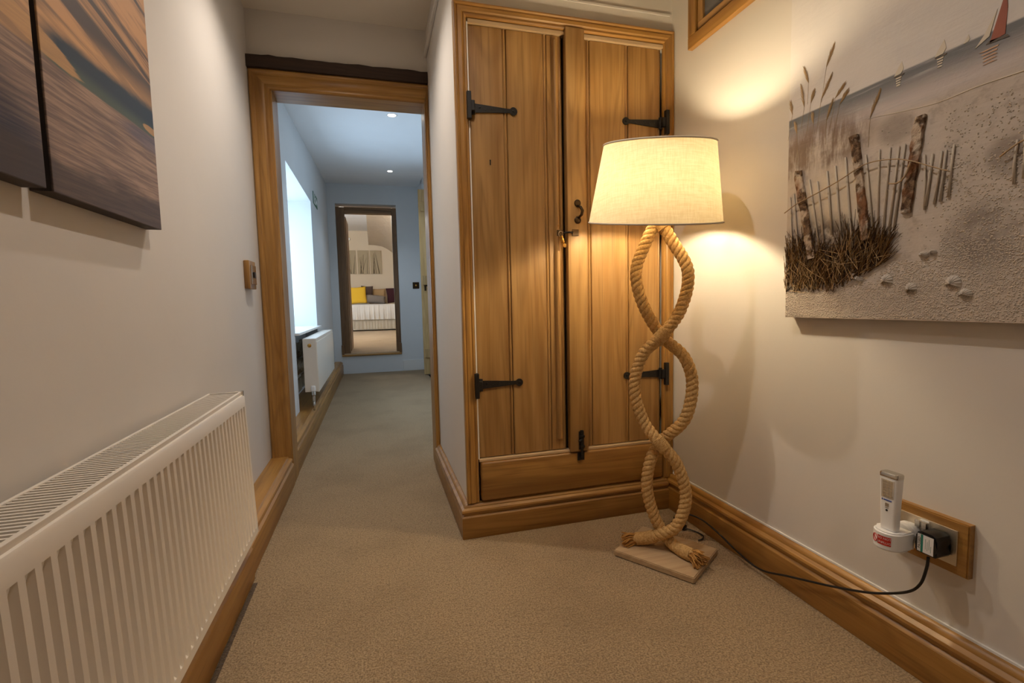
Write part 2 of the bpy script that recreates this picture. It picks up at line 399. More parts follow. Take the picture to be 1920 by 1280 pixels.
def catmull(pts, step=.004):
    P = [Vector(p) for p in pts]; P = [P[0]*2-P[1]]+P+[P[-1]*2-P[-2]]; out = []
    for i in range(1, len(P)-2):
        n = max(2, int((P[i+1]-P[i]).length/step))
        for k in range(n):
            t = k/n; p0, p1, p2, p3 = P[i-1:i+3]
            out.append(.5*((2*p1)+(p2-p0)*t+(2*p0-5*p1+4*p2-p3)*t*t+(3*p1-p0-3*p2+p3)*t**3))
    out.append(P[-2]); return out
def text_bm(s, size, org, right, up, depth=.0004):
    cu = bpy.data.curves.new('lettering', 'FONT'); cu.body = s; cu.size = size; cu.align_x = 'CENTER'; cu.align_y = 'CENTER'; cu.extrude = depth; cu.resolution_u = 2
    o = bpy.data.objects.new('lettering', cu); COL.objects.link(o); bpy.context.view_layer.update()
    me = bpy.data.meshes.new_from_object(o.evaluated_get(bpy.context.evaluated_depsgraph_get()))
    bm = bmesh.new(); bm.from_mesh(me); bpy.data.objects.remove(o); bpy.data.curves.remove(cu); bpy.data.meshes.remove(me)
    R, U = Vector(right), Vector(up); Nn = R.cross(U); O = Vector(org)
    for v in bm.verts: v.co = O+R*v.co.x+U*v.co.y+Nn*v.co.z
    return bm

# ------------------------------------------------------------------ the setting
XL, XR, YD, CZ = -.593, 1.35, 2.95, 2.575      # left wall, right wall, doorway wall, ceiling
struct(obj('floor', bx(-.75, 1.45, -2.0, 7.62, -.06, 0), 'carpet'))
struct(obj('ceiling', bx(-.75, 1.45, -2.0, YD+.12, CZ, CZ+.08), 'ceil'))
struct(obj('wall_left', bx(XL-.12, XL, -2.0, YD+.12, -.05, CZ+.02), 'wall'))
struct(obj('wall_right', bx(XR, XR+.12, -2.0, 2.6, -.05, CZ+.02), 'wall'))
struct(obj('wall_back', bx(XL-.12, XR+.12, -2.1, -2.0, -.05, CZ+.02), 'wall'))
OX0, OX1, OZ = -.486, .330, 2.165
struct(obj('wall_front', boxes((XL-.12, OX0-.012, YD, YD+.16, 0, CZ), (OX1+.012, .75, YD, YD+.16, 0, CZ), (OX0-.012, OX1+.012, YD, YD+.16, OZ+.012, CZ+.3)), 'wall'))
# cupboard enclosure: side wall facing the passage and the wall above the doors
CX0, CY = .352, 2.012
struct(obj('wall_cupboard', boxes((CX0, CX0+.05, CY, YD, 0, CZ), (CX0+.05, XR, CY, CY+.06, 2.14, CZ), (CX0+.05, XR, 2.5, 2.55, 0, CZ)), 'wall'))

# skirtings
SK = [(0, 0), (.031, 0), (.033, .004), (.033, .103), (.029, .109), (.024, .113), (.024, .118), (.031, .122), (.034, .131), (.032, .139), (.025, .144), (.021, .147), (.021, .151), (.017, .158), (.011, .163), (.004, .166), (0, .166)]
SKc = [(u, v*.9) for u, v in SK]
def skirt(name, path, prof, mat):
    return struct(obj(name, sweep(path, (0, 0, 1), prof), mat, smooth=30))
skirt('baseboard_right', [(XR, -2.0, 0), (XR, CY, 0)], SK, 'trim_y')
skirt('baseboard_cupboard', [(XR-.033, CY, 0), (CX0, CY, 0), (CX0, YD-.02, 0)], SKc, 'trim_x')
# left boxed ledge, in two lengths
LG = [(0, 0), (.113, 0), (.115, .004), (.115, .118), (.110, .125), (.106, .128), (.106, .134), (.110, .140), (.108, .150), (.098, .155), (.092, .157), (.089, .160), (.086, .165), (0, .165)]
LGn = [(u+.008 if u > .05 else u, v) for u, v in LG]
bl = sempty('baseboard_left')
obj('ledge_board', sweep([(XL, YD-.018, 0), (XL, 1.93, 0)], (0, 0, 1), LG), 'trim_y', bl, smooth=30)
obj('carpet_shadow_strip', bx(XL+.123, XL+.138, -.5, 1.90, .0003, .0012), 'carpet_shadow', bl)  # shadow on the carpet along the near skirting, painted as a dark strip
obj('ledge_board', sweep([(XL, 1.928, 0), (XL, -2.0, 0)], (0, 0, 1), LGn), 'trim_y', bl, smooth=30)
# caulk line above right skirting
struct(obj('trim_1', boxes((XR-.006, XR+.001, -2.0, CY, .165, .171)), 'white'))

# doorway casing, lining
CP = [(0, 0), (0, .020), (.006, .024), (.014, .024), (.020, .019), (.026, .018), (.034, .021), (.060, .021), (.068, .017), (.074, .016), (.080, .019), (.090, .019), (.097, .014), (.100, .008), (.100, 0)]
def casing(name, x0, x1, z0, z1, y, w, wr=None):
    s = w/.100; pr = [(u*s, v) for u, v in CP]
    t = sempty(name); nr = (0, -1, 0)
    wr = w if wr is None else wr; prr = [(u*wr/.100, v) for u, v in CP]
    def piece(a, b, mit_a, mit_b, mat, pr=pr):
        bm = bmesh.new(); a = Vector(a); b = Vector(b); d = (b-a).normalized(); L = Vector(nr).cross(d)
        A = [bm.verts.new(a+L*u+Vector(nr)*v+d*(u*mit_a)) for u, v in pr]; B = [bm.verts.new(b+L*u+Vector(nr)*v-d*(u*mit_b)) for u, v in pr]
        bm.faces.new(A); bm.faces.new(B); k = len(pr)
        for j in range(k): bm.faces.new((A[j], A[(j+1) % k], B[(j+1) % k], B[j]))
        return obj('casing_length', bm, mat, t, smooth=30)
    # travel so that L (= nr x d) points inward: left side travels down, top travels left->right reversed etc
    piece((x0, y, z1), (x0, y, z0), 1, 0, 'trim_z')
    piece((x1, y, z1), (x0, y, z1), wr/w, 1, 'trim_x')
    piece((x1, y, z0), (x1, y, z1), 0, w/wr, 'trim_z', prr)
    return t
dc = casing('trim_2', -.588, CX0-.001, 0, 2.266, YD, .100, .024)
# oak lining of the opening
obj('jamb_lining', bx(OX0-.012, OX0+.004, YD-.004, YD+.16, 0, OZ+.012), 'trim_z', dc)
obj('jamb_lining', bx(OX1-.004, OX1+.012, YD-.004, YD+.16, 0, OZ+.012), 'trim_z', dc)
obj('head_lining', bx(OX0+.004, OX1-.004, YD-.004, YD+.16, OZ, OZ+.012), 'trim_x', dc)
# strip of rough plaster between casing and left wall
struct(obj('trim_3', boxes((XL, -.585, YD-.012, YD, .166, 2.262)), 'plaster_strip'))
# old beam over the doorway
bm = bx(-.593, CX0-.002, YD-.036, YD-.001, 2.268, 2.330)
bmesh.ops.subdivide_edges(bm, edges=[e for e in bm.edges if abs(e.verts[0].co.x-e.verts[1].co.x) > .5], cuts=24)
for v in bm.verts:
    v.co.z += random.uniform(-.003, .003) if v.co.z > 2.3 else 0; v.co.y += random.uniform(-.003, .001) if v.co.y < YD-.02 else 0
tag(obj('timber_lintel', bm, 'beam', smooth=30), 'blackened old timber beam lying on top of the oak doorway casing', 'beam')

# cable trunking
tag(obj('cable_trunking', bx(CX0-.016, CX0-.001, 2.05, YD-.001, 2.425, 2.450, bev=.002), 'wall'), 'pale painted cable trunking along the top of the cupboard side wall', 'trunking')
tag(obj('cable_trunking', boxes((CX0+.02, XR-.016, CY-.007, CY-.0005, 2.266, 2.276), bev=.0015), 'wall'), 'thin pale horizontal cable strip on the wall above the cupboard doors', 'trunking')

# ---- inner corridor
CL = -.60
struct(obj('wall_corridor_left', boxes((CL-.45, CL, YD+.16, 4.07, -.05, 2.95), (CL-.45, CL, 5.58, 7.62, -.05, 2.95), (CL-.45, CL, 4.07, 5.58, 2.11, 2.95), (CL-.45, CL-.12, 4.07, 5.58, -.05, .785)), 'wall_cool'))
struct(obj('wall_corridor_right', boxes((.70, .82, YD+.16, 6.0, -.05, 2.95), (.70, .82, 7.0, 7.62, -.05, 2.95), (1.30, 1.4, 5.9, 7.1, -.05, 2.95), (.82, 1.30, 5.9, 6.0, -.05, 2.95), (.82, 1.30, 7.0, 7.1, -.05, 2.95), (.70, 1.4, 5.9, 7.1, 2.68, 2.95), (.70, 1.4, 5.9, 7.1, -.06, 0)), 'wall_cool'))
struct(obj('ceiling_corridor', prism([(YD+.05, 2.465), (7.62, 2.782), (7.62, 2.95), (YD+.05, 2.95)], 0, -1.1, 1.4), 'ceil_white'))
EX0, EX1, EZ0, EZ1 = -.492, .372, .268, 2.50
struct(obj('wall_end', boxes((-1.1, EX0, 7.60, 7.86, -.05, 2.95), (EX1, 1.4, 7.60, 7.86, -.05, 2.95), (EX0, EX1, 7.60, 7.86, EZ1, 2.95), (EX0, EX1, 7.60, 7.86, -.05, EZ0)), 'wall_cool'))
struct(obj('baseboard_end', bx(.385, .70, 7.585, 7.60, 0, .165, bev=.004), 'white'))
# oak ledge in the corridor
lg2 = [(u if u > .05 else u, v*1.15) for u, v in LG]
struct(obj('baseboard_corridor_left', sweep([(CL, 7.60, 0), (CL, YD+.16, 0)], (0, 0, 1), lg2), 'trim_y', smooth=30))
struct(obj('floor_recess', bx(CL-.12, CL, 4.07, 5.58, -.02, .19), 'oak_y'))
# rough stone patch behind the corridor radiator
stn = sempty('trim_4')
for k in range(26):
    y0 = 4.09+(k % 9)*.165+random.uniform(0, .02); z0 = .21+(k//9)*.16+random.uniform(0, .02)
    bmq = bx(CL-.13, CL-.10+random.uniform(-.01, .012), y0, y0+random.uniform(.13, .155), z0, z0+random.uniform(.12, .15), bev=.015)
    obj('stone', bmq, 'stone', stn, smooth=40)
# window in the recess
w1 = sempty('window_1')
for nm, b in (('stile', (-1.03, -.98, 4.07, 4.13, .80, 2.11)), ('stile', (-1.03, -.98, 5.52, 5.58, .80, 2.11)), ('rail', (-1.03, -.98, 4.13, 5.52, .80, .86)), ('rail', (-1.03, -.98, 4.13, 5.52, 2.05, 2.11)), ('glazing_bar', (-1.02, -.985, 4.805, 4.845, .86, 2.05))):
    obj(nm, bx(*b, bev=.004), 'white', w1)
for y0, y1 in ((4.13, 4.805), (4.845, 5.52)): obj('pane', bx(-1.006, -1.002, y0, y1, .86, 2.05), 'glass', w1)
struct(obj('trim_5', bx(-.98, CL+.035, 4.04, 5.66, .785, .805, bev=.004), 'white'))
# end door frame and step
fr = sempty('trim_6')
YF = 7.66
for b, mt in (((EX0+.002, -.372, YF, YF+.12, EZ0+.02, 2.46), 'dark_z'), ((.302, EX1-.002, YF, YF+.12, EZ0+.02, 2.46), 'dark_z'), ((-.372, .302, YF, YF+.12, 2.375, 2.46), 'dark_x')):
    obj('frame_length', bx(*b, bev=.006), mt, fr)
    bb = list(b); bb[2] -= .014; bb[3] = bb[2]+.016
    if mt == 'dark_z':
        if b[0] < 0: bb[1] = b[0]+.05
        else: bb[0] = b[1]-.05
    else: bb[4] = b[5]-.045
    obj('moulding', bx(*bb, bev=.004), mt, fr)
obj('threshold_strip', bx(EX0, EX1, 7.575, 7.66, .262, .288, bev=.004), 'trim_x', fr)
for x0 in (EX0-.004, EX1-.03): obj('plinth_block', bx(x0, x0+.034, 7.585, 7.68, .289, .43, bev=.004), 'dark_z', fr)
# pine plank door standing open in the corridor's right-hand opening
d2 = sempty('door_2')
for k in range(4): obj('plank', bx(.645+k*.135, .645+k*.135+.132, 6.965, 6.990, .012, 2.60, bev=.003), 'pine_z', d2)
for z0 in (.25, 1.28, 2.30): obj('ledge', bx(.665, 1.18, 6.935, 6.964, z0, z0+.13, bev=.006), 'pine_z', d2)
obj('handle', tube(bmesh.new(), [(.70, 6.96, 1.27), (.70, 6.90, 1.27), (.76, 6.89, 1.27)], .010), 'bronze', d2, smooth='all')
obj('latch_plate', bx(.688, .712, 6.955, 6.965, 1.20, 1.32), 'bronze', d2)

# ---- bedroom beyond the step
BZ, BY0, BY1, BC = .30, 7.62, 15.6, 3.28
struct(obj('floor_bedroom', boxes((EX0, EX1, BY0, 7.88, BZ-.03, BZ), (-2.6, 2.6, 7.86, BY1+.1, BZ-.1, BZ)), 'carpet_bed'))
struct(obj('wall_bedroom_back', bx(-2.6, 2.6, BY1, BY1+.1, .2, BC+.1), 'wall_bed'))
struct(obj('wall_bedroom_left', boxes((-2.6, -2.5, 7.86, 11.0, .2, BC+.1), (-2.6, -2.5, 13.0, BY1, .2, BC+.1), (-2.6, -2.5, 11.0, 13.0, .2, 1.2), (-2.6, -2.5, 11.0, 13.0, 2.7, BC+.1)), 'wall_bed'))
struct(obj('wall_bedroom_right', bx(2.5, 2.6, 7.86, BY1, .2, BC+.1), 'wall_bed'))
struct(obj('wall_bedroom_front', boxes((-2.6, -1.1, 7.78, 7.88, .2, BC+.1), (1.4, 2.6, 7.78, 7.88, .2, BC+.1), (-1.1, 1.4, 7.78, 7.88, 2.93, BC+.1)), 'wall_bed'))
struct(obj('ceiling_bedroom', bx(-2.6, 2.6, 7.78, BY1+.1, BC, BC+.1), 'ceil_white'))
# sloping textured soffit, lower towards the back wall and to the right
bm = bmesh.new(); prof = [(-.10, 2.86), (.10, 2.855), (.30, 2.82), (.46, 2.74), (.62, 2.62), (.9, 2.45), (1.6, 2.1), (2.5, 1.8)]
rows = []
for k in range(13):
    f = k/12; y = BY1-f*4.6; dz = .62*f
    rows.append([bm.verts.new((x, y, min(BC, z+dz*(1 if x < .7 else 1)))) for x, z in prof]+[bm.verts.new((2.5, y, BC)), bm.verts.new((-.10, y, BC))])
for a, b in zip(rows, rows[1:]):
    for j in range(len(a)): bm.faces.new((a[j], a[(j+1) % len(a)], b[(j+1) % len(a)], b[j]))
struct(obj('ceiling_soffit', bm, 'soffit', smooth=50))
w3 = sempty('added_window_3')  # unseen side window, added to let daylight into the bedroom
for nm, b in (('stile', (-2.58, -2.53, 11.0, 11.06, 1.2, 2.7)), ('stile', (-2.58, -2.53, 12.94, 13.0, 1.2, 2.7)), ('rail', (-2.58, -2.53, 11.06, 12.94, 1.2, 1.26)), ('rail', (-2.58, -2.53, 11.06, 12.94, 2.64, 2.7)), ('glazing_bar', (-2.57, -2.535, 11.98, 12.02, 1.26, 2.64))): obj(nm, bx(*b), 'white', w3)
for y0, y1 in ((11.06, 11.98), (12.02, 12.94)): obj('pane', bx(-2.556, -2.552, y0, y1, 1.26, 2.64), 'glass', w3)
d3 = sempty('door_3')
for k in range(5): obj('plank', bx(-.392, -.368, 7.90+k*.15, 7.90+k*.15+.147, .315, 2.365, bev=.003), 'dark_z', d3)
for z0 in (.55, 1.3, 2.1): obj('ledge', bx(-.418, -.393, 7.95, 8.6, z0, z0+.12, bev=.005), 'dark_z', d3)

# ------------------------------------------------------------------ cupboard
cup = thing('cupboard', 'built-in oak cupboard with a pair of plank doors behind the rope lamp', 'cupboard', (.85, CY, .15))
YC = CY
tmp = casing('casing_tmp', CX0-.006, XR-.002, .150, 2.196, YC, .054, .052)
for ch in list(tmp.children): ch.parent = cup; ch.matrix_parent_inverse = cup.matrix_world.inverted()
bpy.data.objects.remove(tmp)
obj('bottom_rail', bx(.408, 1.293, YC-.022, YC+.02, .152, .322, bev=.010, seg=3), 'trim_x', cup, smooth=30)
obj('sill_strip', bx(.403, 1.296, YC-.012, YC+.02, .3225, .334, bev=.002), 'pale_wood', cup)
obj('liner_strip', bx(.4015, .4065, YC-.006, YC+.02, .335, 2.128), 'white', cup)
obj('head_strip', bx(.407, 1.296, YC-.010, YC+.02, 2.124, 2.138), 'pale_wood', cup)
def plank(name, x0, x1, z0, z1, yf, th, parent, mat='oak_z', bead=True):
    c = .003; pts = [(x0, yf+th), (x0, yf+c), (x0+c, yf)]
    if bead and x1-x0 > .06:
        b0 = x1-.014
        pts += [(b0-.003, yf), (b0, yf+.005), (b0+.002, yf+.002), (b0+.006, yf), (b0+.010, yf+.002)]
        pts += [(x1, yf+.006)]
    else: pts += [(x1-c, yf), (x1, yf+c)]
    pts += [(x1, yf+th)]
    return obj(name, prism(pts, 2, z0, z1), mat, parent, smooth=35)
YP = YC+.004
def door(name, planks):
    e = bpy.data.objects.new(name, None); COL.objects.link(e); e.parent = cup; e.matrix_parent_inverse = cup.matrix_world.inverted(); e.empty_display_size = .05
    for x0, x1 in planks: plank('plank', x0, x1, .338, 2.122, YP, .022, e)
    return e
dl = door('door', [(.409, .5655), (.567, .742), (.7435, .812)])
dr = door('door', [(.826, .941), (.9425, 1.1275), (1.129, 1.294)])
# half-round stick on the left leaf, cover stile on the right leaf
hr = [(.766, YP), (.768, YP-.010), (.773, YP-.016), (.779, YP-.018), (.785, YP-.016), (.790, YP-.010), (.792, YP)]
obj('stick_moulding', prism(hr, 2, .388, 2.100), 'oak_z', dl, smooth=50)
obj('meeting_stile', bx(.820, .906, YP-.030, YP-.001, .326, 2.150, bev=.003), 'oak_z', dr, smooth=30)
# T hinges
def hinge(par, xk, sgn, z):
    """xk knuckle x, sgn +1 strap runs to +x"""
    y1 = YP-.001; e = bpy.data.objects.new('hinge', None)
    bm = bmesh.new(); L = .185; n = 10; A = []
    hw = lambda f: .019*(1-f)+.009*f
    poly = [(xk, z-.019), (xk+sgn*L*.88, z-.008)]
    K = 14; cx, cz, rr = xk+sgn*L, z, .0165
    for k in range(K+1):
        a = -2.6+5.2*k/K; poly.append((cx+sgn*math.cos(a)*rr, cz+math.sin(a)*rr))
    poly += [(xk+sgn*L*.88, z+.008), (xk, z+.019)]
    prism(poly, 1, y1-.005, y1, bm)
    h = obj('hinge', bm, 'iron', par)
    obj('hinge_plate', bx(xk-sgn*.008-.009, xk-sgn*.008+.009, YC-.034, YC-.006, z-.053, z+.053, bev=.002), 'iron', par)
    obj('knuckle', lathe(bmesh.new(), [(0, -.026), (.009, -.026), (.009, .026), (0, .026)], (xk+sgn*.012, y1-.008, z), (0, 0, 1), 14), 'iron', par, smooth=40)
    obj('hinge_joint', bx(min(xk-sgn*.014, xk+sgn*.016), max(xk-sgn*.014, xk+sgn*.016), YC-.030, y1-.001, z-.021, z+.021, bev=.003), 'iron', par)
    for f in (.22, .36, .50, .74): obj('screw', lathe(bmesh.new(), [(0, -.0065), (.0036, -.006), (.0042, -.004)], (xk+sgn*L*f, y1, z+(.004 if f in (.22, .5) else -.004)), (0, 1, 0), 8), 'black', par)
    obj('screw', lathe(bmesh.new(), [(0, -.008), (.005, -.007), (.006, -.004)], (cx, y1, z), (0, 1, 0), 10), 'black', par)
for z in (1.796, .655): hinge(dl, .408, 1, z)
for z in (1.797, .652): hinge(dr, 1.300, -1, z)
# pull handle on the meeting stile
YM = YP-.030
bm = bmesh.new()
for z in (1.424, 1.352): lathe(bm, [(0, -.006), (.010, -.0055), (.0155, -.003), (.0155, 0), (0, 0)], (.865, YM, z), (0, 1, 0), 20)
tube(bm, [(.866, YM-.004, 1.412), (.872, YM-.018, 1.404), (.877, YM-.026, 1.388), (.875, YM-.022, 1.372), (.868, YM-.006, 1.362)], [.005, .0065, .007, .0065, .005], 10)
obj('pull_handle', bm, 'bronze', dr, smooth='all')
# hasp, staple ring and key
obj('hasp_plate', bx(.838, .868, YM-.004, YM, 1.284, 1.312, bev=.001), 'bronze', dr)
obj('hasp_arm', tube(bmesh.new(), [(.840, YM-.004, 1.298), (.822, YM-.008, 1.299), (.806, YM+.004, 1.298), (.796, YP-.022, 1.296)], .0035, 8), 'iron', dr, smooth='all')
obj('staple_plate', bx(.772, .802, YP-.022, YP-.0185, 1.284, 1.310, bev=.001), 'bronze', dl)
obj('ring', tube(bmesh.new(), [(.786+.010*math.cos(a), YP-.030, 1.291+.012*math.sin(a)) for a in [2*PI*k/20 for k in range(21)]], .0015, 6), 'chrome', dl, smooth='all')
bm = bmesh.new(); lathe(bm, [(0, 0), (.007, .001), (.008, .012), (.008, .030), (.005, .033), (0, .034)], (.788, YP-.030, 1.284), (.25, -.1, -1), 12)
lathe(bm, [(0, 0), (.009, .001), (.009, .006), (0, .007)], (.797, YP-.036, 1.243), (.2, -1, -.2), 12)
obj('brass_padlock', bm, 'brass', dl, smooth=50)
obj('nail', lathe(bmesh.new(), [(0, -.003), (.003, -.001), (.003, .001)], (.779, YP-.018, 1.328), (0, 1, 0), 8), 'brass', dl)
bm = lathe(bmesh.new(), [(0, -.001), (.0035, -.001), (.0035, 0)], (.489, YP, 1.592), (0, 1, 0), 10); box(bm, .4865, .4915, YP-.001, YP+.001, 1.573, 1.590)
obj('keyhole', bm, 'black', dl)
# foot bolt
bm = bx(.858, .882, YM-.004, YM, .336, .418, bev=.001); tube(bm, [(.869, YM-.010, .300), (.869, YM-.010, .424)], .0065, 10)
for z in (.352, .398): box(bm, .859, .880, YM-.018, YM-.003, z-.005, z+.005, bev=.001)
tube(bm, [(.869, YM-.012, .385), (.852, YM-.020, .378)], .005, 8); lathe(bm, [(0, 0), (.008, .002), (.008, .006), (0, .008)], (.869, YM-.010, .418), (0, 0, 1), 12)
obj('foot_bolt', bm, 'iron', dr, smooth=40)
obj('bolt_keep', boxes((.852, .884, YC-.027, YC-.0225, .286, .322)), 'iron', cup)

# framed internal window high on the right wall
w2 = sempty('window_2')
def yframe(t, ya, yb, za, zb, w, x0, x1, mats, nm='frame_length'):
    obj(nm, bx(x0, x1, ya, yb, za, za+w, bev=.003), mats[1], t); obj(nm, bx(x0, x1, ya, yb, zb-w, zb, bev=.003), mats[1], t)
    obj(nm, bx(x0, x1, ya, ya+w, za+w, zb-w, bev=.003), mats[0], t); obj(nm, bx(x0, x1, yb-w, yb, za+w, zb-w, bev=.003), mats[0], t)
yframe(w2, 1.05, 1.865, 2.050, 2.50, .050, XR-.024, XR-.0005, ('trim_z', 'trim_y'))
yframe(w2, 1.106, 1.809, 2.106, 2.444, .030, XR-.016, XR-.0005, ('oak_z', 'oak_y'), 'sash_length')
obj('pane', bx(XR-.006, XR-.0005, 1.137, 1.778, 2.137, 2.413), 'dark_glass', w2)
# ------------------------------------------------------------------ radiators
def radiator_near():
    y1, y0, zb, zt, L = 1.895, .20, .192, .700, 1.695
    t = thing('radiator', 'large white ribbed convector radiator on the wall under the sunset canvases', 'radiator', (-.51, 1.05, .19))
    xf = lambda z: -.440-.017*(z-zb)/(zt-zb)                # leans back to the wall at the top
    # pressed front panel with flutes
    bm = bmesh.new(); pitch = .0333; ys = []; n = int((y1-y0-.03)/pitch)
    for k in range(n):
        c = y1-.026-k*pitch
        for dy, d in ((-.0115, 0), (-.0045, 1), (.0015, 1), (.0080, 0)): ys.append((c-dy, d))
    ys.sort(); ys = [(y0, 0)]+ys+[(y1, 0)]
    zs = [(zb, 0, .010), (zb+.004, 0, 0), (zb+.026, 0, 0), (zb+.038, 1, 0), (zt-.050, 1, 0), (zt-.041, 0, 0), (zt-.008, 0, 0), (zt-.002, 0, .003), (zt, 0, .008), (zt, 0, .020)]
    g = [[bm.verts.new((xf(z)-back-.0105*d*fz, y, z)) for y, d in ys] for z, fz, back in zs]
    for a, b in zip(g, g[1:]):
        for j in range(len(a)-1): bm.faces.new((a[j], a[j+1], b[j+1], b[j]))
    # returns at the ends and bottom
    for j in (0, -1):
        col = [r[j] for r in g]; bk = [bm.verts.new((v.co.x-.016, v.co.y, v.co.z)) for v in col]
        for a in range(len(col)-1): bm.faces.new((col[a], col[a+1], bk[a+1], bk[a]))
    obj('front_panel', bm, 'rad', t, smooth=35)
    obj('back_panel', bx(-.582, -.566, y0, y1-.004, zb, zt-.01, bev=.004), 'rad', t)
    obj('end_panel', bx(-.566, -.462, y1-.006, y1-.002, zb+.01, zt+.008), 'rad', t)
    obj('end_panel', bx(-.566, -.462, y0+.002, y0+.006, zb+.01, zt+.008), 'rad', t)
    gr = bpy.data.objects.new('top_grille', None); COL.objects.link(gr); gr.parent = t; gr.matrix_parent_inverse = t.matrix_world.inverted(); gr.empty_display_size = .05
    zg = zt+.010
    obj('grille_edge', bx(-.570, -.563, y0, y1, zg-.012, zg, bev=.001), 'rad', gr)
    obj('grille_edge', bx(-.473, -.464, y0, y1, zg-.012, zg, bev=.001), 'rad', gr)
    obj('grille_edge', bx(-.563, -.473, y1-.006, y1, zg-.012, zg, bev=.001), 'rad', gr)
    s0 = obj('slat', bx(-.563, -.473, -.0026, .0026, zg-.0095, zg-.002), 'rad', gr); me = s0.data
    yy = y1-.016; s0.location = (0, yy, 0); s0.matrix_parent_inverse = gr.matrix_world.inverted()
    s0.parent = gr
    while yy > y0+.02:
        yy -= .0135
        c = s0.copy(); COL.objects.link(c); c.location = (0, yy, 0)
    obj('convector_fins', boxes(*[(-.560, -.476, y0+.02+k*.05, y0+.022+k*.05, zb+.03, zt-.06) for k in range(33)]), 'rad', t)['kind'] = 'stuff'
    obj('corner_clip', bx(-.466, -.458, y1-.010, y1-.001, zt-.004, zt+.014, bev=.001), 'chrome', t)
    obj('wall_bracket', boxes((-.5925, -.582, y0+.25, y0+.29, zb+.08, zt-.1), (-.5925, -.582, y1-.29, y1-.25, zb+.08, zt-.1)), 'rad', t)
radiator_near()
t = thing('radiator', 'flat white radiator under the corridor window with a valve at its foot', 'radiator', (-.50, 4.85, .30))
xF, xB, y0, y1, zb, zt = -.450, -.552, 4.10, 5.62, .33, .757
obj('front_panel', bx(xF-.022, xF, y0+.002, y1, zb, zt-.026, bev=.006, seg=3), 'rad', t, smooth=40)
obj('body', bx(xB, xF-.024, y0+.012, y1-.01, zb+.012, zt-.03), 'rad', t)
obj('end_panel', bx(xB-.004, xF-.006, y0, y0+.008, zb+.004, zt, bev=.003), 'rad', t)
obj('end_panel', bx(xB-.004, xF-.006, y1-.008, y1, zb+.004, zt, bev=.003), 'rad', t)
obj('top_grille', bx(xB-.004, xF-.006, y0+.008, y1-.008, zt-.028, zt, bev=.003), 'rad', t)
obj('bleed_plug', lathe(bmesh.new(), [(0, .010), (.006, .010), (.008, .006), (.013, .004), (.015, 0), (0, 0)], (xB+.045, y0, zt-.055), (0, -1, 0), 16), 'brass', t, smooth=40)
vv = obj('valve', lathe(bmesh.new(), [(0, 0), (.010, 0), (.010, .045), (.015, .05), (.015, .075), (.011, .08), (0, .08)], (-.492, y0-.022, .262), (0, 0, 1), 16), 'chrome', t, smooth=40)
obj('valve_cap', lathe(bmesh.new(), [(0, 0), (.017, 0), (.018, .02), (.015, .04), (0, .042)], (-.492, y0-.022, .344), (0, 0, 1), 18), 'plastic', vv, smooth=40)
obj('pipe', tube(bmesh.new(), [(-.492, y0-.022, .19), (-.492, y0-.022, .27)], .0078, 12), 'chrome', t, smooth='all')
obj('tail', tube(bmesh.new(), [(-.492, y0-.022, .318), (-.492, y0+.02, .345)], .009, 12), 'chrome', t, smooth='all')
obj('wall_bracket', bx(xB-.03, xB-.001, 4.4, 4.45, .45, .65), 'rad', t)

# ------------------------------------------------------------------ wall switches
def switch(name, label, x, yc, zc, h, w, d, sgn):
    t = thing(name, label, 'light switch', (x, yc, zc-h/2))
    xs = lambda a, b: (min(x+sgn*a, x+sgn*b), max(x+sgn*a, x+sgn*b))
    obj('oak_mount', bx(*xs(.0005, d), yc-w/2, yc+w/2, zc-h/2, zc+h/2, bev=.004), 'trim_z', t, smooth=30)
    obj('plate', bx(*xs(d, d+.006), yc-w/2+.018, yc+w/2-.018, zc-h/2+.022, zc+h/2-.022, bev=.0015), 'chrome', t)
    obj('rocker', bx(*xs(d+.006, d+.011), yc-.012, yc+.012, zc-.014, zc+.014, bev=.002), 'bronze', t)
    return t
switch('light_switch', 'light switch on an oak block on the left wall by the doorway', XL, 2.655, 1.165, .136, .125, .026, 1)
t = thing('light_switch', 'small square bronze light switch on the corridor end wall', 'light switch', (.625, 7.6, 1.25))
obj('plate', bx(.575, .672, 7.592, 7.5995, 1.252, 1.350, bev=.002), 'bronze', t)
obj('dial', lathe(bmesh.new(), [(0, -.024), (.014, -.022), (.017, -.010), (.018, 0)], (.624, 7.592, 1.301), (0, 1, 0), 16), 'brass', t, smooth=50)

# exit sign
t = thing('exit_sign', 'small green fire exit sign on the corridor wall past the window', 'sign', (CL, 6.02, 2.13))
obj('board', bx(CL+.0005, CL+.005, 5.82, 6.22, 2.145, 2.275), 'green', t)
bm = bmesh.new(); xx = CL+.0052
def ybar(y0, y1, z0, z1): box(bm, xx, xx+.001, y0, y1, z0, z1)
ybar(5.85, 5.93, 2.15, 2.27)
lathe(bm, [(0, 0), (.012, 0), (.012, .001), (0, .001)], (xx, 6.00, 2.258), (1, 0, 0), 12)
for a, b in (((6.00, 2.24), (6.02, 2.20)), ((6.02, 2.20), (5.98, 2.16)), ((6.02, 2.20), (6.05, 2.165)), ((6.01, 2.23), (5.97, 2.215)), ((6.01, 2.235), (6.05, 2.215))):
    tube(bm, [(xx, a[0], a[1]), (xx, b[0], b[1])], .007, 6)
prism([(6.10, 2.195), (6.15, 2.195), (6.15, 2.165), (6.20, 2.21), (6.15, 2.255), (6.15, 2.225), (6.10, 2.225)], 0, xx, xx+.001, bm)
obj('pictogram', bm, 'plastic', t)

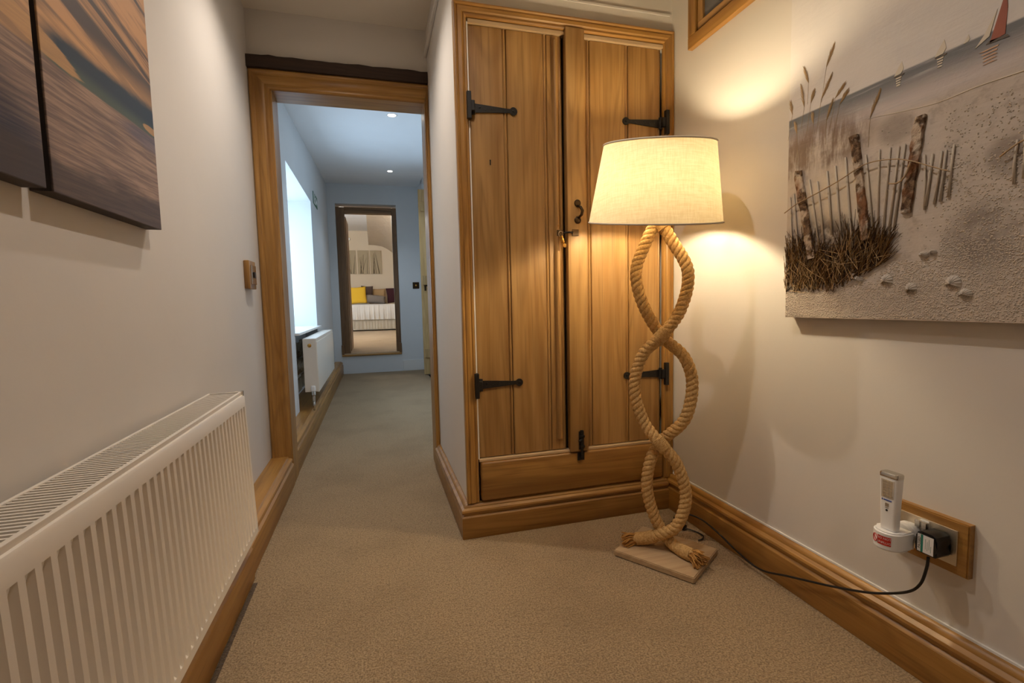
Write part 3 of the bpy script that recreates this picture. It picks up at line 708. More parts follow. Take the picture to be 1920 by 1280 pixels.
# ------------------------------------------------------------------ downlights
def downlight(label, loc, watts, col, size, blend, lit='downlight', tilt=(0, 0, 0)):
    t = thing('downlight', label, 'ceiling light', loc, 'recessed ceiling downlights')
    x, y, z = loc
    obj('bezel', lathe(bmesh.new(), [(.030, -.001), (.031, -.004), (.040, -.006), (.044, -.003), (.044, 0)], loc, (0, 0, 1), 28), 'white', t, smooth='all')
    obj('lamp_lens', lathe(bmesh.new(), [(0, -.002), (.030, -.002)], loc, (0, 0, 1), 24), lit, t)
    l = bpy.data.lights.new('downlight_beam', 'SPOT'); l.energy = watts; l.color = col; l.spot_size = math.radians(size); l.spot_blend = blend; l.shadow_soft_size = .014
    o = bpy.data.objects.new('downlight_beam', l); COL.objects.link(o); o.location = (x, y, z-.012); o.rotation_euler = tilt; o.parent = t; o.matrix_parent_inverse = t.matrix_world.inverted()
zc = lambda y: 2.465+(y-3.0)/(7.62-3.0)*(2.782-2.465)
downlight('bright recessed ceiling downlight in the corridor, nearer the doorway', (.203, 4.19, zc(4.19)), CORR_W, CORR_COL, 120, .8)
downlight('recessed ceiling downlight farther down the corridor, near the end wall', (.262, 6.50, zc(6.50)), CORR_W, CORR_COL, 120, .8)
downlight('recessed ceiling downlight above the passage between cupboard and left wall', (-.13, 2.26, CZ), SPOT_W*1.45, SPOT_COL, 130, 1.0)
downlight('recessed ceiling downlight above the middle of the landing', (.34, 1.20, CZ), SPOT_W*.95, SPOT_COL, 130, .7)
downlight('recessed ceiling downlight at the near end of the landing', (.45, -.75, CZ), SPOT_W*.6, SPOT_COL, 130, .7)
t = thing('added_ceiling_lamp', 'unseen ceiling lamp added to light the bedroom', 'ceiling light', (-.75, 11.2, BC))  # out-of-view lamp, added to brighten the bedroom
obj('added_ceiling_rose', lathe(bmesh.new(), [(0, -.03), (.05, -.03), (.06, 0)], (-.75, 11.2, BC), (0, 0, 1), 24), 'white', t, smooth=40)
l = bpy.data.lights.new('added_ceiling_lamp_light', 'POINT'); l.energy = BEDROOM_W; l.color = (1, .89, .74); l.shadow_soft_size = .12
o = bpy.data.objects.new('added_ceiling_lamp_light', l); COL.objects.link(o); o.location = (-.75, 11.2, BC-.20); o.parent = t; o.matrix_parent_inverse = t.matrix_world.inverted()
# ------------------------------------------------------------------ rope floor lamp
AX = Vector((1.06, 1.605, 0)); ln = Vector((AX.x, AX.y, 0)).normalized(); lt = Vector((ln.y, -ln.x, 0))
def LP(s, z, o=0.0): return AX+lt*s+ln*o+Vector((0, 0, z))
lamp = thing('floor_lamp', 'twisted rope floor lamp with a lit linen shade in front of the cupboard', 'lamp', (1.06, 1.605, 0))
# wooden base
cor = [Vector((.864, 1.668, 0)), Vector((1.037, 1.404, 0)), Vector((1.252, 1.551, 0)), Vector((1.079, 1.815, 0))]
bm = bmesh.new(); A = [bm.verts.new(c+Vector((0, 0, .001))) for c in cor]; B = [bm.verts.new(c+Vector((0, 0, .024))) for c in cor]
bm.faces.new(A); bm.faces.new(B)
for i in range(4): bm.faces.new((A[i], A[(i+1) % 4], B[(i+1) % 4], B[i]))
bmesh.ops.bevel(bm, geom=bm.edges[:], offset=.003, segments=2, affect='EDGES')
obj('base', bm, 'pale_wood', lamp, smooth=30)
def frames(P):
    n = len(P); t = (P[1]-P[0]).normalized(); u = t.cross(Vector((.3, .2, .9))).normalized(); out = []
    for i in range(n):
        t = (P[min(i+1, n-1)]-P[max(i-1, 0)]).normalized(); u = (u-t*u.dot(t)).normalized(); out.append((t, u, t.cross(u)))
    return out
def rope(name, pts, R=.0225, lay=.062):
    P = catmull(pts, .004); Fm = frames(P); bm = bmesh.new(); L = [0.0]
    for a, b in zip(P, P[1:]): L.append(L[-1]+(b-a).length)
    ro, rs = R*.50, R*.54
    for k in range(3):
        C = [P[i]+(Fm[i][1]*math.cos(2*PI*L[i]/lay+2*PI*k/3)+Fm[i][2]*math.sin(2*PI*L[i]/lay+2*PI*k/3))*ro for i in range(len(P))]
        tube(bm, C, rs, 9)
    obj(name, bm, 'rope', lamp, smooth='all'); return P, Fm
pA = [LP(-.040, 1.292, .004), LP(-.078, 1.215), LP(-.1145, 1.106), LP(-.089, .984), LP(-.022, .862, .024), LP(.0587, .785, .004), LP(.0894, .681), LP(.0636, .547), LP(-.021, .449, .024), LP(-.062, .372, .01), LP(-.0751, .264, .006), LP(-.048, .150, .012), LP(-.002, .066, .018), Vector((1.082, 1.565, .047)), Vector((1.100, 1.497, .047))]
pB = [LP(-.030, 1.292, -.004), LP(.0118, 1.223), LP(.0721, 1.099), LP(.0466, .961), LP(-.022, .862, -.024), LP(-.0904, .790, -.004), LP(-.1215, .664), LP(-.0868, .529), LP(-.021, .449, -.024), LP(.0375, .369, -.01), LP(.0689, .246, -.006), LP(.0385, .135, -.012), LP(-.012, .094, -.008), Vector((1.006, 1.655, .058)), Vector((.962, 1.682, .047))]
PA, FA = rope('rope_strand', pA); PB, FB = rope('rope_strand', pB)
def binding(P, Fm, i0, turns, r, pitch=.0042, flat=.0028):
    pts = []; n = turns*18; Ls = 0.0; i = i0; rem = 0
    for k in range(n):
        d = k/18*pitch; j = min(len(P)-1, i0+int(d/.004)); f = d/.004-int(d/.004); j2 = min(len(P)-1, j+1)
        c = P[j].lerp(P[j2], f); a = 2*PI*k/18
        pts.append(c+(Fm[j][1]*math.cos(a)+Fm[j][2]*math.sin(a))*r)
    obj('binding', tube(bmesh.new(), pts, flat, 6), 'rope', lamp, smooth='all')
def near(P, q): return min(range(len(P)), key=lambda i: (P[i]-q).length)
binding(PB, FB, near(PB, LP(-.022, .862, -.024))-7, 13, .0228)
binding(PB, FB, near(PB, LP(-.021, .449, -.024))-6, 11, .0228)
binding(PA, FA, len(PA)-15, 12, .0225); binding(PB, FB, len(PB)-22, 19, .0225)
binding(PB, FB, 0, 9, .0245)
def tassel(P, n=85):
    e = P[-1]; d = (P[-1]-P[-4]).normalized(); side = d.cross(Vector((0, 0, 1))).normalized(); up = side.cross(d); bm = bmesh.new()
    for k in range(n):
        a = random.uniform(0, 2*PI); rr = .020*math.sqrt(random.random()); s0 = e-d*.006+side*rr*math.cos(a)+up*rr*math.sin(a)
        Ln = random.uniform(.036, .056); sp = random.uniform(-1, 1)
        s1 = s0+d*Ln*.5+side*sp*.016*.6+up*rr*math.sin(a)*.35
        s2 = s1+d*Ln*.5+side*sp*.022+up*(rr*math.sin(a)*.3-.008)
        for q in (s1, s2): q.z = max(q.z, .0275)
        tube(bm, [s0, s1, s2], [.0026, .0028, .0020], 5)
    obj('tassel', bm, 'fray', lamp, smooth='all')
tassel(PA); tassel(PB)
# shade, tilted a little towards the room
sc = LP(-.040, 1.426, -.012); tilt = Matrix.Rotation(math.radians(-10.5), 3, lt); sax = (tilt @ Vector((0, 0, 1))).normalized()
if sax.dot(ln) > 0: tilt = Matrix.Rotation(math.radians(10.5), 3, lt); sax = (tilt @ Vector((0, 0, 1))).normalized()
sax = (sax+lt*.068).normalized()
h = .137; rb, rt_ = .242, .196
sh = obj('lamp_shade', lathe(bmesh.new(), [(rb+(rt_-rb)*k/10, -h+2*h*k/10) for k in range(11)], sc, sax, 72), 'shade', lamp, smooth='all')
def ring(c, r, tr, name, mat, par):
    u = (lt-sax*lt.dot(sax)).normalized(); v = sax.cross(u)
    obj(name, tube(bmesh.new(), [c+(u*math.cos(2*PI*k/64)+v*math.sin(2*PI*k/64))*r for k in range(65)], tr, 6), mat, par, smooth='all')
ring(sc-sax*h, rb, .0035, 'rim_binding', 'shade_rim', sh); ring(sc+sax*h, rt_, .0035, 'rim_binding', 'shade_rim', sh)
ring(sc-sax*(h-.012), .022, .002, 'carrier_ring', 'white', sh)
bm = bmesh.new(); u = (lt-sax*lt.dot(sax)).normalized(); v = sax.cross(u)
for k in range(3):
    a = 2*PI*k/3+.5; dd = u*math.cos(a)+v*math.sin(a); tube(bm, [sc-sax*(h-.012)+dd*.022, sc-sax*(h-.012)+dd*(rb-.006)], .0018, 6)
obj('carrier_arms', bm, 'white', sh)
bb = LP(-.035, 1.290, -.002)
obj('lamp_holder', lathe(bmesh.new(), [(0, -.02), (.018, -.02), (.018, .03), (.021, .035), (.021, .075), (.016, .08), (0, .08)], bb, (0, 0, 1), 20), 'plastic', lamp, smooth=40)
obj('bulb', lathe(bmesh.new(), [(.013, .0), (.014, .012), (.022, .030), (.030, .048), (.0315, .060), (.027, .076), (.015, .086), (0, .090)], bb+Vector((0, 0, .081)), (0, 0, 1), 24), 'bulb', lamp, smooth='all')
# flex, in-line switch and plug
cb = [Vector(p) for p in ((1.245, 1.66, .006), (1.268, 1.665, .006), (1.290, 1.695, .006), (1.270, 1.745, .008), (1.235, 1.775, .012))]
obj('flex', tube(bmesh.new(), catmull(cb, .008), .0028, 8), 'black_soft', lamp, smooth='all')
sw = bmesh.new(); box(sw, -.034, .034, -.014, .014, -.010, .010, bev=.006, seg=3)
mm = Matrix.Translation((1.240, 1.790, .013)) @ Matrix.Rotation(math.radians(115), 4, 'Z')
sw.transform(mm); obj('foot_switch', sw, 'black', lamp, smooth=40)
cb = [(1.232, 1.810, .014), (1.240, 1.815, .045), (1.268, 1.775, .066), (1.290, 1.700, .070), (1.298, 1.600, .052), (1.297, 1.493, .030), (1.290, 1.374, .028), (1.298, 1.258, .065), (1.302, 1.119, .113), (1.303, 1.03, .148), (1.296, .958, .184), (1.292, .883, .233), (1.290, .852, .272), (1.288, .838, .321), (1.288, .835, .352)]
obj('flex', tube(bmesh.new(), catmull(cb, .008), .0034, 8), 'black_soft', lamp, smooth='all')
PL = (.835, .388)      # plug centre y, z
bm = prism([(PL[0]+dy, PL[1]+dz) for dy, dz in ((-.025, -.022), (-.021, -.028), (.021, -.028), (.025, -.022), (.021, -.006), (.024, .012), (.020, .022), (.012, .026), (-.012, .026), (-.020, .022), (-.024, .012), (-.021, -.006))], 0, 1.276, 1.327)
bmesh.ops.bevel(bm, geom=[e for e in bm.edges if abs(e.verts[0].co.x-e.verts[1].co.x) < 1e-5], offset=.003, segments=2, affect='EDGES')
plug = obj('plug', bm, 'black', lamp, smooth=35)
LX = 1.2755
obj('test_label', bx(LX-.0004, LX+.0006, PL[0]-.018, PL[0]+.018, PL[1]-.024, PL[1]+.020), 'plastic', plug)
obj('label_band', bx(LX-.0008, LX-.0003, PL[0]+.005, PL[0]+.010, PL[1]-.024, PL[1]+.020), 'teal', plug)
obj('lettering', text_bm('PASSED', .0088, (LX-.0006, PL[0]+.0135, PL[1]-.002), (0, 0, 1), (0, 1, 0), .0002), 'ink', plug)
bm = bmesh.new()
for k, (a, b) in enumerate(((-.014, .012), (-.016, .006), (-.012, .014), (-.018, -.002))):
    box(bm, LX-.0007, LX-.0003, PL[0]-.0010-k*.0040, PL[0]-.0004-k*.0040, PL[1]+a, PL[1]+b)
obj('printed_lines', bm, 'teal', plug)

# ------------------------------------------------------------------ socket, charger dock, torch
so = thing('wall_socket', 'double metal wall socket on an oak block above the right skirting', 'socket', (XR, .87, .32))
bm = bx(1.331, XR-.0005, .778, .957, .317, .449)
bmesh.ops.bevel(bm, geom=[e for e in bm.edges if all(v.co.x < 1.335 for v in e.verts)], offset=.003, segments=2, affect='EDGES')
obj('oak_mount', bm, 'trim_y', so, smooth=30)
obj('plate', bx(1.3275, 1.331, .800, .944, .339, .427, bev=.001), 'chrome_hammer', so)
obj('insert', bx(1.3265, 1.3280, .862, .882, .350, .424), 'plastic', so)
for y0 in (.862, .878): obj('switch_rocker', bx(1.318, 1.3275, y0, y0+.013, .402, .421, bev=.002), 'chrome', so)
dk = thing('charger_dock', 'white plug-in charging dock with a red do not unplug sticker', 'charger', (1.25, .905, .36))
# D-shaped dock cup: outline in plan, rounded to the room
def dshape(cx, cy, hw, front, back, n=16):
    pts = [(back, cy-hw), (cx, cy-hw)]
    for k in range(1, n): a = -PI/2-PI*k/n; pts.append((cx+math.cos(a)*(cx-front), cy+math.sin(a)*hw))
    return pts+[(cx, cy+hw), (back, cy+hw)]
bm = prism(dshape(1.248, .901, .0335, 1.216, 1.286), 2, .352, .400)
bmesh.ops.bevel(bm, geom=[e for e in bm.edges if abs(e.verts[0].co.z-e.verts[1].co.z) < 1e-5], offset=.004, segments=3, affect='EDGES')
obj('cup', bm, 'plastic', dk, smooth=40)
bm = lathe(bmesh.new(), [(0, 0), (.0270, 0), (.0285, .003), (.0285, .012), (.027, .014), (.0285, .016), (.0285, .026), (.024, .030), (.024, .039), (0, .039)], (1.286, .901, .382), (1, 0, 0), 32)
obj('collar', bm, 'plastic', dk, smooth=35)
# sticker wraps the front of the cup
def wrap(z0, z1, a0, a1, off, n=10):
    bm = bmesh.new(); pr = None
    for k in range(n+1):
        a = a0+(a1-a0)*k/n; x = 1.248+math.cos(a)*(.032+off); y = .901+math.sin(a)*(.0335+off)
        q = (bm.verts.new((x, y, z0)), bm.verts.new((x, y, z1)))
        if pr: bm.faces.new((pr[0], q[0], q[1], pr[1]))
        pr = q
    return bm
deg = math.radians
stk = obj('sticker', wrap(.366, .389, deg(169), deg(221), .0005), 'red', dk)
def wraptext(s, size, z, a_mid, off):
    bm = text_bm(s, size, (0, 0, 0), (1, 0, 0), (0, 1, 0), .0)
    for v in bm.verts:
        u, w_ = v.co.x, v.co.y; a = a_mid+u/.034
        v.co = Vector((1.248+math.cos(a)*(.032+off), .901+math.sin(a)*(.0335+off), z+w_))
    return bm
obj('lettering', wraptext('DO NOT', .0078, .3832, deg(195), .0010), 'plastic', stk); obj('lettering', wraptext('UNPLUG', .0078, .3725, deg(195), .0010), 'plastic', stk)
bm = bmesh.new(); a0 = deg(155); cc = []
for k in range(25):
    q = 2*PI*k/24; a = a0+.0085*math.cos(q)/.034; cc.append((1.248+math.cos(a)*.0328, .901+math.sin(a)*.0343, .3775+.0095*math.sin(q)))
tube(bm, cc, .0009, 5)
cc = []
for k in range(5):
    f = -1+k/2; a = a0-.006*f/.034; cc.append((1.248+math.cos(a)*.0328, .901+math.sin(a)*.0343, .3775+.0066*f))
tube(bm, cc, .0009, 5); obj('prohibition_mark', bm, 'red', dk)
to = thing('torch', 'slim white rechargeable torch with a silver tip standing in the dock', 'torch', (1.245, .900, .39))
def rrect(cx, cy, hx, hy, r, n=5):
    pts = []
    for sx, sy, a in ((1, 1, 0), (-1, 1, PI/2), (-1, -1, PI), (1, -1, 1.5*PI)):
        for k in range(n+1): b = a+PI/2*k/n; pts.append((cx+sx*(hx-r)+math.cos(b)*r, cy+sy*(hy-r)+math.sin(b)*r))
    return pts
def loft(secs, bm=None):
    bm = bm or bmesh.new(); rings = [[bm.verts.new((x, y, z)) for x, y in pts] for pts, z in secs]; n = len(rings[0])
    for A, B in zip(rings, rings[1:]):
        for k in range(n): bm.faces.new((A[k], A[(k+1) % n], B[(k+1) % n], B[k]))
    bm.faces.new(rings[0]); bm.faces.new(rings[-1]); return bm
TX, TY = 1.247, .900
obj('body', loft([(rrect(TX, TY, .0115, .0185, .006), .401), (rrect(TX, TY, .0120, .0195, .006), .45), (rrect(TX, TY, .0125, .0215, .006), .500), (rrect(TX, TY, .0130, .0230, .006), .537)]), 'plastic', to, smooth=40)
obj('silver_tip', loft([(rrect(TX, TY, .0134, .0234, .006), .5372), (rrect(TX, TY, .0134, .0236, .006), .546), (rrect(TX, TY, .0120, .0222, .006), .5485)]), 'chrome', to, smooth=40)
fx = lambda z: TX-.0115-(z-.401)/.136*.0015
lw = obj('led_window', loft([([(fx(.485)-.0006, TY-.0155), (fx(.485)+.002, TY-.0155), (fx(.485)+.002, TY+.0155), (fx(.485)-.0006, TY+.0155)], .484), ([(fx(.53)-.0006, TY-.0165), (fx(.53)+.002, TY-.0165), (fx(.53)+.002, TY+.0165), (fx(.53)-.0006, TY+.0165)], .531)]), 'lens', to)
bm = bmesh.new()
for i in range(3):
    for j in range(6): box(bm, fx(.5)-.0014, fx(.5)-.0004, TY-.012+i*.0086, TY-.012+i*.0086+.0066, .4875+j*.0072, .4875+j*.0072+.0052)
obj('led_cells', bm, 'chrome_hammer', lw)
obj('brand_print', boxes((fx(.478)-.0006, fx(.478), TY-.011, TY+.009, .4765, .4795), (fx(.478)-.0006, fx(.478), TY+.0115, TY+.0140, .4762, .480)), 'blue', to)
obj('sensor_print', boxes((fx(.468)-.0006, fx(.468), TY-.004, TY+.005, .4615, .4705), (fx(.468)-.0005, fx(.468), TY-.004, TY+.005, .4575, .4592)), 'canvas_edge', to)
obj('switch_button', lathe(bmesh.new(), [(0, .0010), (.0026, .0008), (.003, 0)], (fx(.451), TY+.001, .4515), (-1, 0, 0), 12), 'black', to)
# ------------------------------------------------------------------ sunset canvases on the left wall
def canvas(label, y0, y1, z0, z1):
    t = thing('sunset_canvas', label, 'canvas print', (XL, (y0+y1)/2, z0), 'sunset canvases on the left wall')
    x1 = XL+.037
    obj('print', bx(x1-.004, x1, y0, y1, z0, z1, bev=.0015), 'sunset', t)
    obj('wrapped_edge', bx(XL+.0005, x1-.004, y0+.0005, y1-.0005, z0+.0005, z1), 'sunset_edge', t)
    ob = t; return t
canvas('sunset beach canvas with orange clouds, the panel nearer the doorway', 1.102, 1.572, 1.2225, 1.965)
canvas('sunset beach canvas with dark blue water, the panel nearer the camera', .600, 1.082, 1.2235, 2.08)

# ------------------------------------------------------------------ beach relief painting
XP = 1.315
bp = thing('beach_painting', 'large mixed-media beach canvas with twig fence, boats and shells right of the lamp', 'painting', (XR, .75, .93))
obj('canvas_face', bx(XP, XP+.003, .10, 1.314, .932, 2.20, bev=.001), 'beach', bp)
obj('canvas_sides', bx(XP+.003, XR-.0005, .1005, 1.3135, .9325, 2.1995), 'canvas_edge', bp)
def Y3(y, z, d=0.0): return (XP-d, y, z)
def post(a, b, w):
    bm = bmesh.new(); n = 14; rows = []
    for k in range(n+1):
        f = k/n; y = a[0]+(b[0]-a[0])*f; z = a[1]+(b[1]-a[1])*f; j = lambda s: random.uniform(-s, s)
        rows.append([bm.verts.new(p) for p in ((XP-.0005, y-w/2+j(.001), z), (XP-.008+j(.0025), y-w/2+j(.0025), z+j(.003)), (XP-.010+j(.0035), y+j(.004), z+j(.002)), (XP-.008+j(.0025), y+w/2+j(.0025), z+j(.003)), (XP-.0005, y+w/2+j(.001), z))])
    for r, s in zip(rows, rows[1:]):
        for k in range(5): bm.faces.new((r[k], r[(k+1) % 5], s[(k+1) % 5], s[k]))
    bm.faces.new(rows[0]); bm.faces.new(rows[-1]); obj('driftwood_post', bm, 'drift', bp)
post((1.272, 1.396), (1.212, 1.115), .026); post((1.084, 1.444), (1.040, 1.150), .023); post((.912, 1.434), (.938, 1.205), .023)
SL = [((1.3, 1.32), (1.287, 1.10)), ((1.286, 1.329), (1.26, 1.12)), ((1.229, 1.359), (1.184, 1.13)), ((1.2, 1.347), (1.171, 1.15)), ((1.168, 1.369), (1.146, 1.18)), ((1.141, 1.377), (1.11, 1.13)), ((1.11, 1.392), (1.076, 1.10)), ((1.05, 1.382), (1.02, 1.16)), ((1.012, 1.385), (1.009, 1.16)), ((.984, 1.381), (.994, 1.16)), ((.962, 1.378), (.98, 1.165)), ((.947, 1.379), (.967, 1.17)), ((.9, 1.339), (.895, 1.205)), ((.882, 1.336), (.893, 1.214)), ((.862, 1.336), (.874, 1.214)), ((.853, 1.336), (.861, 1.218)), ((.837, 1.344), (.844, 1.224)), ((.720, 1.317), (.722, 1.226)), ((.708, 1.322), (.706, 1.234)), ((.692, 1.33), (.690, 1.24)), ((.674, 1.33), (.672, 1.24)), ((.655, 1.335), (.655, 1.245))]
for a, b in SL:
    w = random.uniform(.0022, .0032); m_ = ((a[0]+b[0])/2+random.uniform(-.002, .002), (a[1]+b[1])/2)
    obj('twig', tube(bmesh.new(), [Y3(*a, .003), Y3(*m_, .0035), Y3(*b, .003)], [w*.85, w, w*1.1], 6), 'slat', bp, smooth='all')
def strand(pts, r, name='twine', mat='twine', d=.010):
    obj(name, tube(bmesh.new(), catmull([Y3(y, z, d+random.uniform(-.001, .003)) for y, z in pts], .01), r, 6), mat, bp, smooth='all')
tw = [(1.312, 1.272), (1.264, 1.292), (1.188, 1.309), (1.119, 1.328), (1.041, 1.354), (.970, 1.347), (.924, 1.330), (.881, 1.306), (.835, 1.281)]
strand(tw, .0016, d=.014); strand([(.975, 1.287), (.955, 1.283), (.935, 1.293), (.922, 1.327)], .0022, d=.015); strand([(.745, 1.288), (.722, 1.302), (.700, 1.312), (.66, 1.312)], .0018)
# straw tuft
def straw(n, zlo, zhi, dmin, dmax, rmin, rmax, mat, spread):
    bm = bmesh.new()
    for k in range(n):
        y = random.uniform(.985, 1.308); lo = 1.012+max(0, (1.13-y))*.5
        z0 = random.uniform(lo, max(lo+.012, zhi+.03*math.sin(y*31)-max(0, y-1.2)*.25)); L_ = random.uniform(.03, .08); a = random.gauss(0, spread)-(.3 if y < 1.08 else 0)
        y2 = min(1.312, max(.95, y+math.sin(a)*L_)); z2 = z0+math.cos(a)*L_*.9; d0 = random.uniform(dmin, dmax)
        tube(bm, [Y3(y, z0, d0), Y3(y2, z2, d0+random.uniform(-.001, .004))], [random.uniform(rmin, rmax), rmin*.6], 3, cap=False)
    obj('straw_tuft', bm, mat, bp)['kind'] = 'stuff'
straw(760, 0, 1.155, .001, .007, .0009, .0017, 'straw_dark', .35); straw(300, 0, 1.14, .006, .011, .0008, .0014, 'straw', .42); straw(130, 0, 1.115, .009, .014, .0007, .0012, 'p_reed', .55)
# grit
bm = bmesh.new()
def grit(y, z, r):
    vs = [bm.verts.new((XP-.0002-(r*.85 if k == 0 else 0), y+(0 if k == 0 else r*math.cos(2*PI*k/5+j)), z+(0 if k == 0 else r*math.sin(2*PI*k/5+j)))) for j in (random.random(),) for k in range(6)]
    for k in range(1, 6): bm.faces.new((vs[0], vs[k], vs[1+k % 5]))
n = 0
while n < 21000:
    y = random.uniform(.12, 1.312); z = random.uniform(.936, 1.44)
    p = 1.0 if z < .99 else max(0, 1-(z-.99)/.07) if y > 1.0 else 0
    if y < 1.0:
        edge = 1.06+(1.0-y)*.9; p = max(p, 1.0 if z < min(edge, 1.12) else (.35 if z < min(edge+.12, 1.30) else .0))
    if y < .89: p = max(p, .14 if z < 1.425 and z > 1.20 and y < .86-(z-1.42)*.2 else .18 if z < 1.2 else 0)
    if .86 < y < 1.01 and z > 1.085: p = .02
    if random.random() < p: grit(y, z, random.uniform(.0012, .0026)); n += 1
obj('sand_grit', bm, 'grit', bp)['kind'] = 'stuff'
# shells
def shell(y, z, w, hgt, rot):
    bm = bmesh.new(); n, rr = 18, 6; c, s = math.cos(rot), math.sin(rot); rows = []
    for i in range(rr+1):
        f = i/rr; row = []
        for k in range(n+1):
            a = -.45+(PI+.9)*(k/n); rib = 1+.05*(1 if k % 2 else -1)*f
            u = math.cos(a)*w*f*rib; v = (math.sin(a)*hgt*1.15*f-hgt*.3)*rib; dp = .010*(1-f**2.2)*(1+.12*(1 if k % 2 else -1)*f)+.001*(1 if k % 2 else 0)
            row.append(bm.verts.new((XP-.001-dp, y+u*c-v*s, z+u*s+v*c)))
        rows.append(row)
    for A, B in zip(rows, rows[1:]):
        for k in range(n): bm.faces.new((A[k], A[k+1], B[k+1], B[k]))
    bmesh.ops.remove_doubles(bm, verts=bm.verts[:], dist=.0002)
    obj('seashell', bm, 'shell', bp, smooth=60)
shell(1.058, 1.047, .013, .010, .4); shell(.982, 1.040, .016, .016, 0); shell(.921, 1.016, .014, .015, -.3); shell(.826, 1.027, .017, .017, .2); shell(.800, 1.000, .014, .011, .1); shell(.892, 1.097, .012, .008, .3); shell(.872, 1.101, .009, .007, .1)
# thick paint strokes: boats, reflections, reeds, foam ridge
def stroke(poly, mat, name, d=.0012): obj(name, prism([(y, z) for y, z in poly], 0, XP-d, XP-.0002), mat, bp)
stroke([(.754, 1.640), (.750, 1.600), (.752, 1.546), (.779, 1.540), (.766, 1.590), (.757, 1.625)], 'p_red', 'painted_sail')
stroke([(.768, 1.605), (.780, 1.555), (.806, 1.541), (.790, 1.562)], 'p_cream', 'painted_sail'); stroke([(.786, 1.540), (.744, 1.537), (.748, 1.543), (.780, 1.545)], 'p_dark', 'painted_hull')
for k in range(5): stroke([(.798-k*.004, 1.528-k*.007), (.762+k*.003, 1.530-k*.007), (.764, 1.527-k*.007), (.790, 1.5255-k*.007)], 'p_orange', 'painted_reflection')
for y, z, s in ((.876, 1.561, 1.0), (.971, 1.558, .95), (.823, 1.563, .5)):
    stroke([(y-.007*s, z+.032*s), (y-.012*s, z+.012*s), (y-.006*s, z+.001), (y+.012*s, z), (y+.006*s, z+.012*s)], 'p_cream', 'painted_sail')
    if s > .6:
        stroke([(y+.013, z-.001), (y-.014, z-.001), (y-.012, z-.004), (y+.010, z-.004)], 'p_dark', 'painted_hull')
        for k in range(4): stroke([(y+.008-k*.0015, z-.006-k*.006), (y-.008+k*.002, z-.0055-k*.006), (y-.006, z-.009-k*.006), (y+.006, z-.009-k*.006)], 'p_cream', 'painted_reflection')
def reed(top, bot):
    bm = bmesh.new(); tv, bv = Vector((0, *top)), Vector((0, *bot)); ax_ = (tv-bv); Ln = ax_.length; ax_.normalize(); sd = Vector((0, ax_.z, -ax_.y))
    for k in range(20):
        f = k/19; c = bv+ax_*Ln*f*.8; w_ = .0075*math.sin(PI*(.2+.7*f)); s_ = 1 if k % 2 else -1
        e_ = c+ax_*.016+sd*s_*w_*random.uniform(.5, 1.1)
        tube(bm, [Y3(c.y, c.z, .0006), Y3(e_.y, e_.z, .0010)], [.0012, .0004], 4)
    tube(bm, [Y3(bot[0], bot[1], .0006), Y3(top[0], top[1], .0008)], [.0009, .0004], 4)
    obj('painted_reed', bm, 'p_reed', bp)
    obj('painted_stem', tube(bmesh.new(), [Y3(*bot, .0003), Y3(bot[0]+random.uniform(-.005, .02), bot[1]-random.uniform(.05, .11), .0003)], .0005, 4), 'p_reed', bp)
for a, b in (((1.156, 1.729), (1.182, 1.674)), ((1.261, 1.709), (1.243, 1.654)), ((1.271, 1.663), (1.257, 1.588)), ((1.160, 1.649), (1.197, 1.585)), ((1.309, 1.623), (1.301, 1.580)), ((1.156, 1.572), (1.177, 1.519)), ((1.111, 1.576), (1.135, 1.549)), ((1.016, 1.544), (1.043, 1.479)), ((1.222, 1.62), (1.233, 1.59)), ((1.120, 1.60), (1.150, 1.572)), ((1.29, 1.55), (1.282, 1.515)), ((1.226, 1.555), (1.222, 1.525))): reed(a, b)
fo = [(1.05, 1.478), (.95, 1.462), (.876, 1.453), (.80, 1.457), (.726, 1.455), (.60, 1.452), (.48, 1.46)]
obj('foam_ridge', tube(bmesh.new(), catmull([Y3(y, z, .0003) for y, z in fo], .02), [.0005+.0013*min(1, k/22) for k in range(len(catmull([Y3(y, z, .0003) for y, z in fo], .02)))], 6), 'p_cream', bp, smooth='all')

# ------------------------------------------------------------------ bedroom furnishings
bed = thing('bed', 'bed with a white duvet and cream valance seen through the end doorway', 'bed', (.05, 15.0, BZ))
BF = 14.40
obj('divan', bx(-1.0, 1.15, BF+.03, 15.5, .36, .66), 'valance', bed)
for x in (-.9, 1.05):
    for y in (BF+.1, 15.4): obj('leg', lathe(bmesh.new(), [(0, 0), (.025, 0), (.03, .06), (0, .06)], (x, y, BZ), (0, 0, 1), 12), 'black', bed)
def cloth(x0, x1, zt_, zb_, amp, fr, yb, nx=160, nz=10, roll_=0.0):
    bm = bmesh.new(); rows = []
    for j in range(nz+1):
        f = j/nz; row = []
        for i in range(nx+1):
            x = x0+(x1-x0)*i/nx; a = amp*(.2+.8*f)*(math.sin(x*fr+math.sin(x*7)*1.6)+.5*math.sin(x*fr*2.3+1))
            row.append(bm.verts.new((x, yb-.02+a-roll_*math.sin(f*PI), zt_+(zb_-zt_)*f)))
        rows.append(row)
    for A, B in zip(rows, rows[1:]):
        for k in range(nx): bm.faces.new((A[k], A[k+1], B[k+1], B[k]))
    return bm
obj('valance', cloth(-1.02, 1.17, .665, .335, .012, 70, BF+.03), 'valance', bed, smooth='all')
obj('mattress', bx(-1.0, 1.15, BF+.02, 15.52, .66, .98, bev=.05, seg=3), 'duvet', bed, smooth=50)
bm = cloth(-1.03, 1.18, 1.04, .62, .016, 42, BF-.01, roll_=.03)
box(bm, -1.03, 1.18, BF-.02, 15.5, .985, 1.055, bev=.02)
obj('duvet', bm, 'duvet', bed, smooth=60)
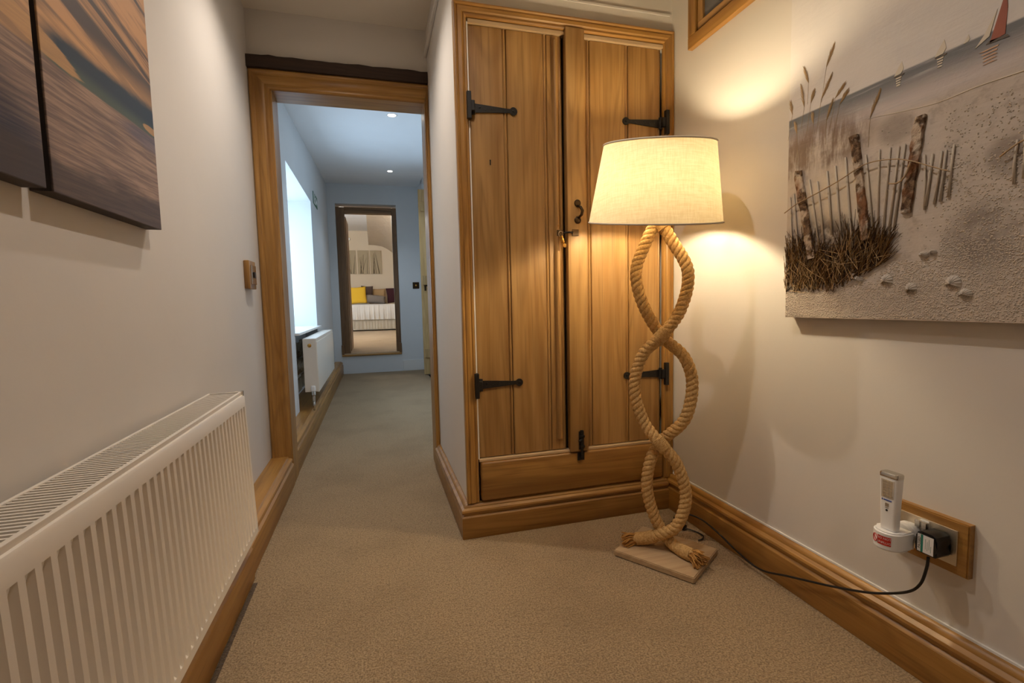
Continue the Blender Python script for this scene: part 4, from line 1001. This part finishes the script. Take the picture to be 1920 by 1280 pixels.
def cushion(label, c, w, h_, th, mat, rx, ry=0.0):
    bm = bmesh.new(); n = 14; top, bot = [], []
    for s, G in ((1, top), (-1, bot)):
        for i in range(n+1):
            r = []
            for j in range(n+1):
                u, v = -1+2*i/n, -1+2*j/n; e = max(0, (1-abs(u)**2.6)*(1-abs(v)**2.6))**.5; pin = 1-.07*(1-abs(u*v))*(abs(u)**4+abs(v)**4)
                r.append(bm.verts.new((u*w/2*pin, -s*th/2*e, v*h_/2*pin)))
            G.append(r)
        for A, B in zip(G, G[1:]):
            for k in range(n): bm.faces.new((A[k], A[k+1], B[k+1], B[k]))
    bmesh.ops.remove_doubles(bm, verts=bm.verts[:], dist=.0005)
    mm = Matrix.Translation(c) @ Matrix.Rotation(ry, 4, 'Y') @ Matrix.Rotation(rx, 4, 'X'); bm.transform(mm)
    o = obj('cushion', bm, mat, smooth='all'); tag(o, label, 'cushion', 'cushions on the bed'); return o
cushion('bright yellow square cushion on the bed', (-.46, 14.72, 1.32), .50, .50, .16, 'yellow', -.25, -.06)
cushion('dark brown cushion just behind the yellow one on the bed', (-.20, 15.12, 1.35), .34, .52, .16, 'brown_f', -.2, .05)
cushion('tan cushion standing behind the grey one on the bed', (.10, 15.34, 1.30), .50, .46, .14, 'tan_f', -.2)
cushion('low grey cushion lying in front of the tan one on the bed', (.03, 14.80, 1.20), .58, .25, .2, 'grey_f', -.5, .10)
cushion('deep maroon cushion at the right of the bed', (.60, 14.98, 1.315), .48, .46, .16, 'maroon_f', -.22, -.08)
for k, (x0, x1, lab) in enumerate(((-.80, -.484, 'beige reed-print wall panel above the yellow cushion'), (-.433, -.103, 'beige reed-print wall panel in the middle of the row of three'), (-.062, .268, 'beige reed-print wall panel nearest the textured sloping ceiling'))):
    p_ = thing('reed_panel', lab, 'canvas print', ((x0+x1)/2, BY1, 1.98), 'reed panels on the bedroom wall')
    obj('board', bx(x0, x1, BY1-.03, BY1-.0005, 1.985, 2.69, bev=.003), 'beige_canvas', p_)
    for q in range(6):
        xa = random.uniform(x0+.06, x1-.06); xb = min(x1-.02, max(x0+.02, xa+random.uniform(-.12, .12)))
        obj('reed_stem', tube(bmesh.new(), [(xa, BY1-.031, 1.99), ((xa*.6+xb*.4), BY1-.031, 2.25), (xb, BY1-.031, random.uniform(2.45, 2.66))], [.006, .005, .002], 4), 'reed_dark', p_)
t = thing('smoke_alarm', 'round white smoke alarm high on the bedroom wall above the reed panels', 'smoke alarm', (-.67, BY1, 3.03))
obj('body', lathe(bmesh.new(), [(0, .045), (.04, .045), (.055, .03), (.06, 0)], (-.67, BY1, 3.03), (0, -1, 0), 24), 'white', t, smooth=40)
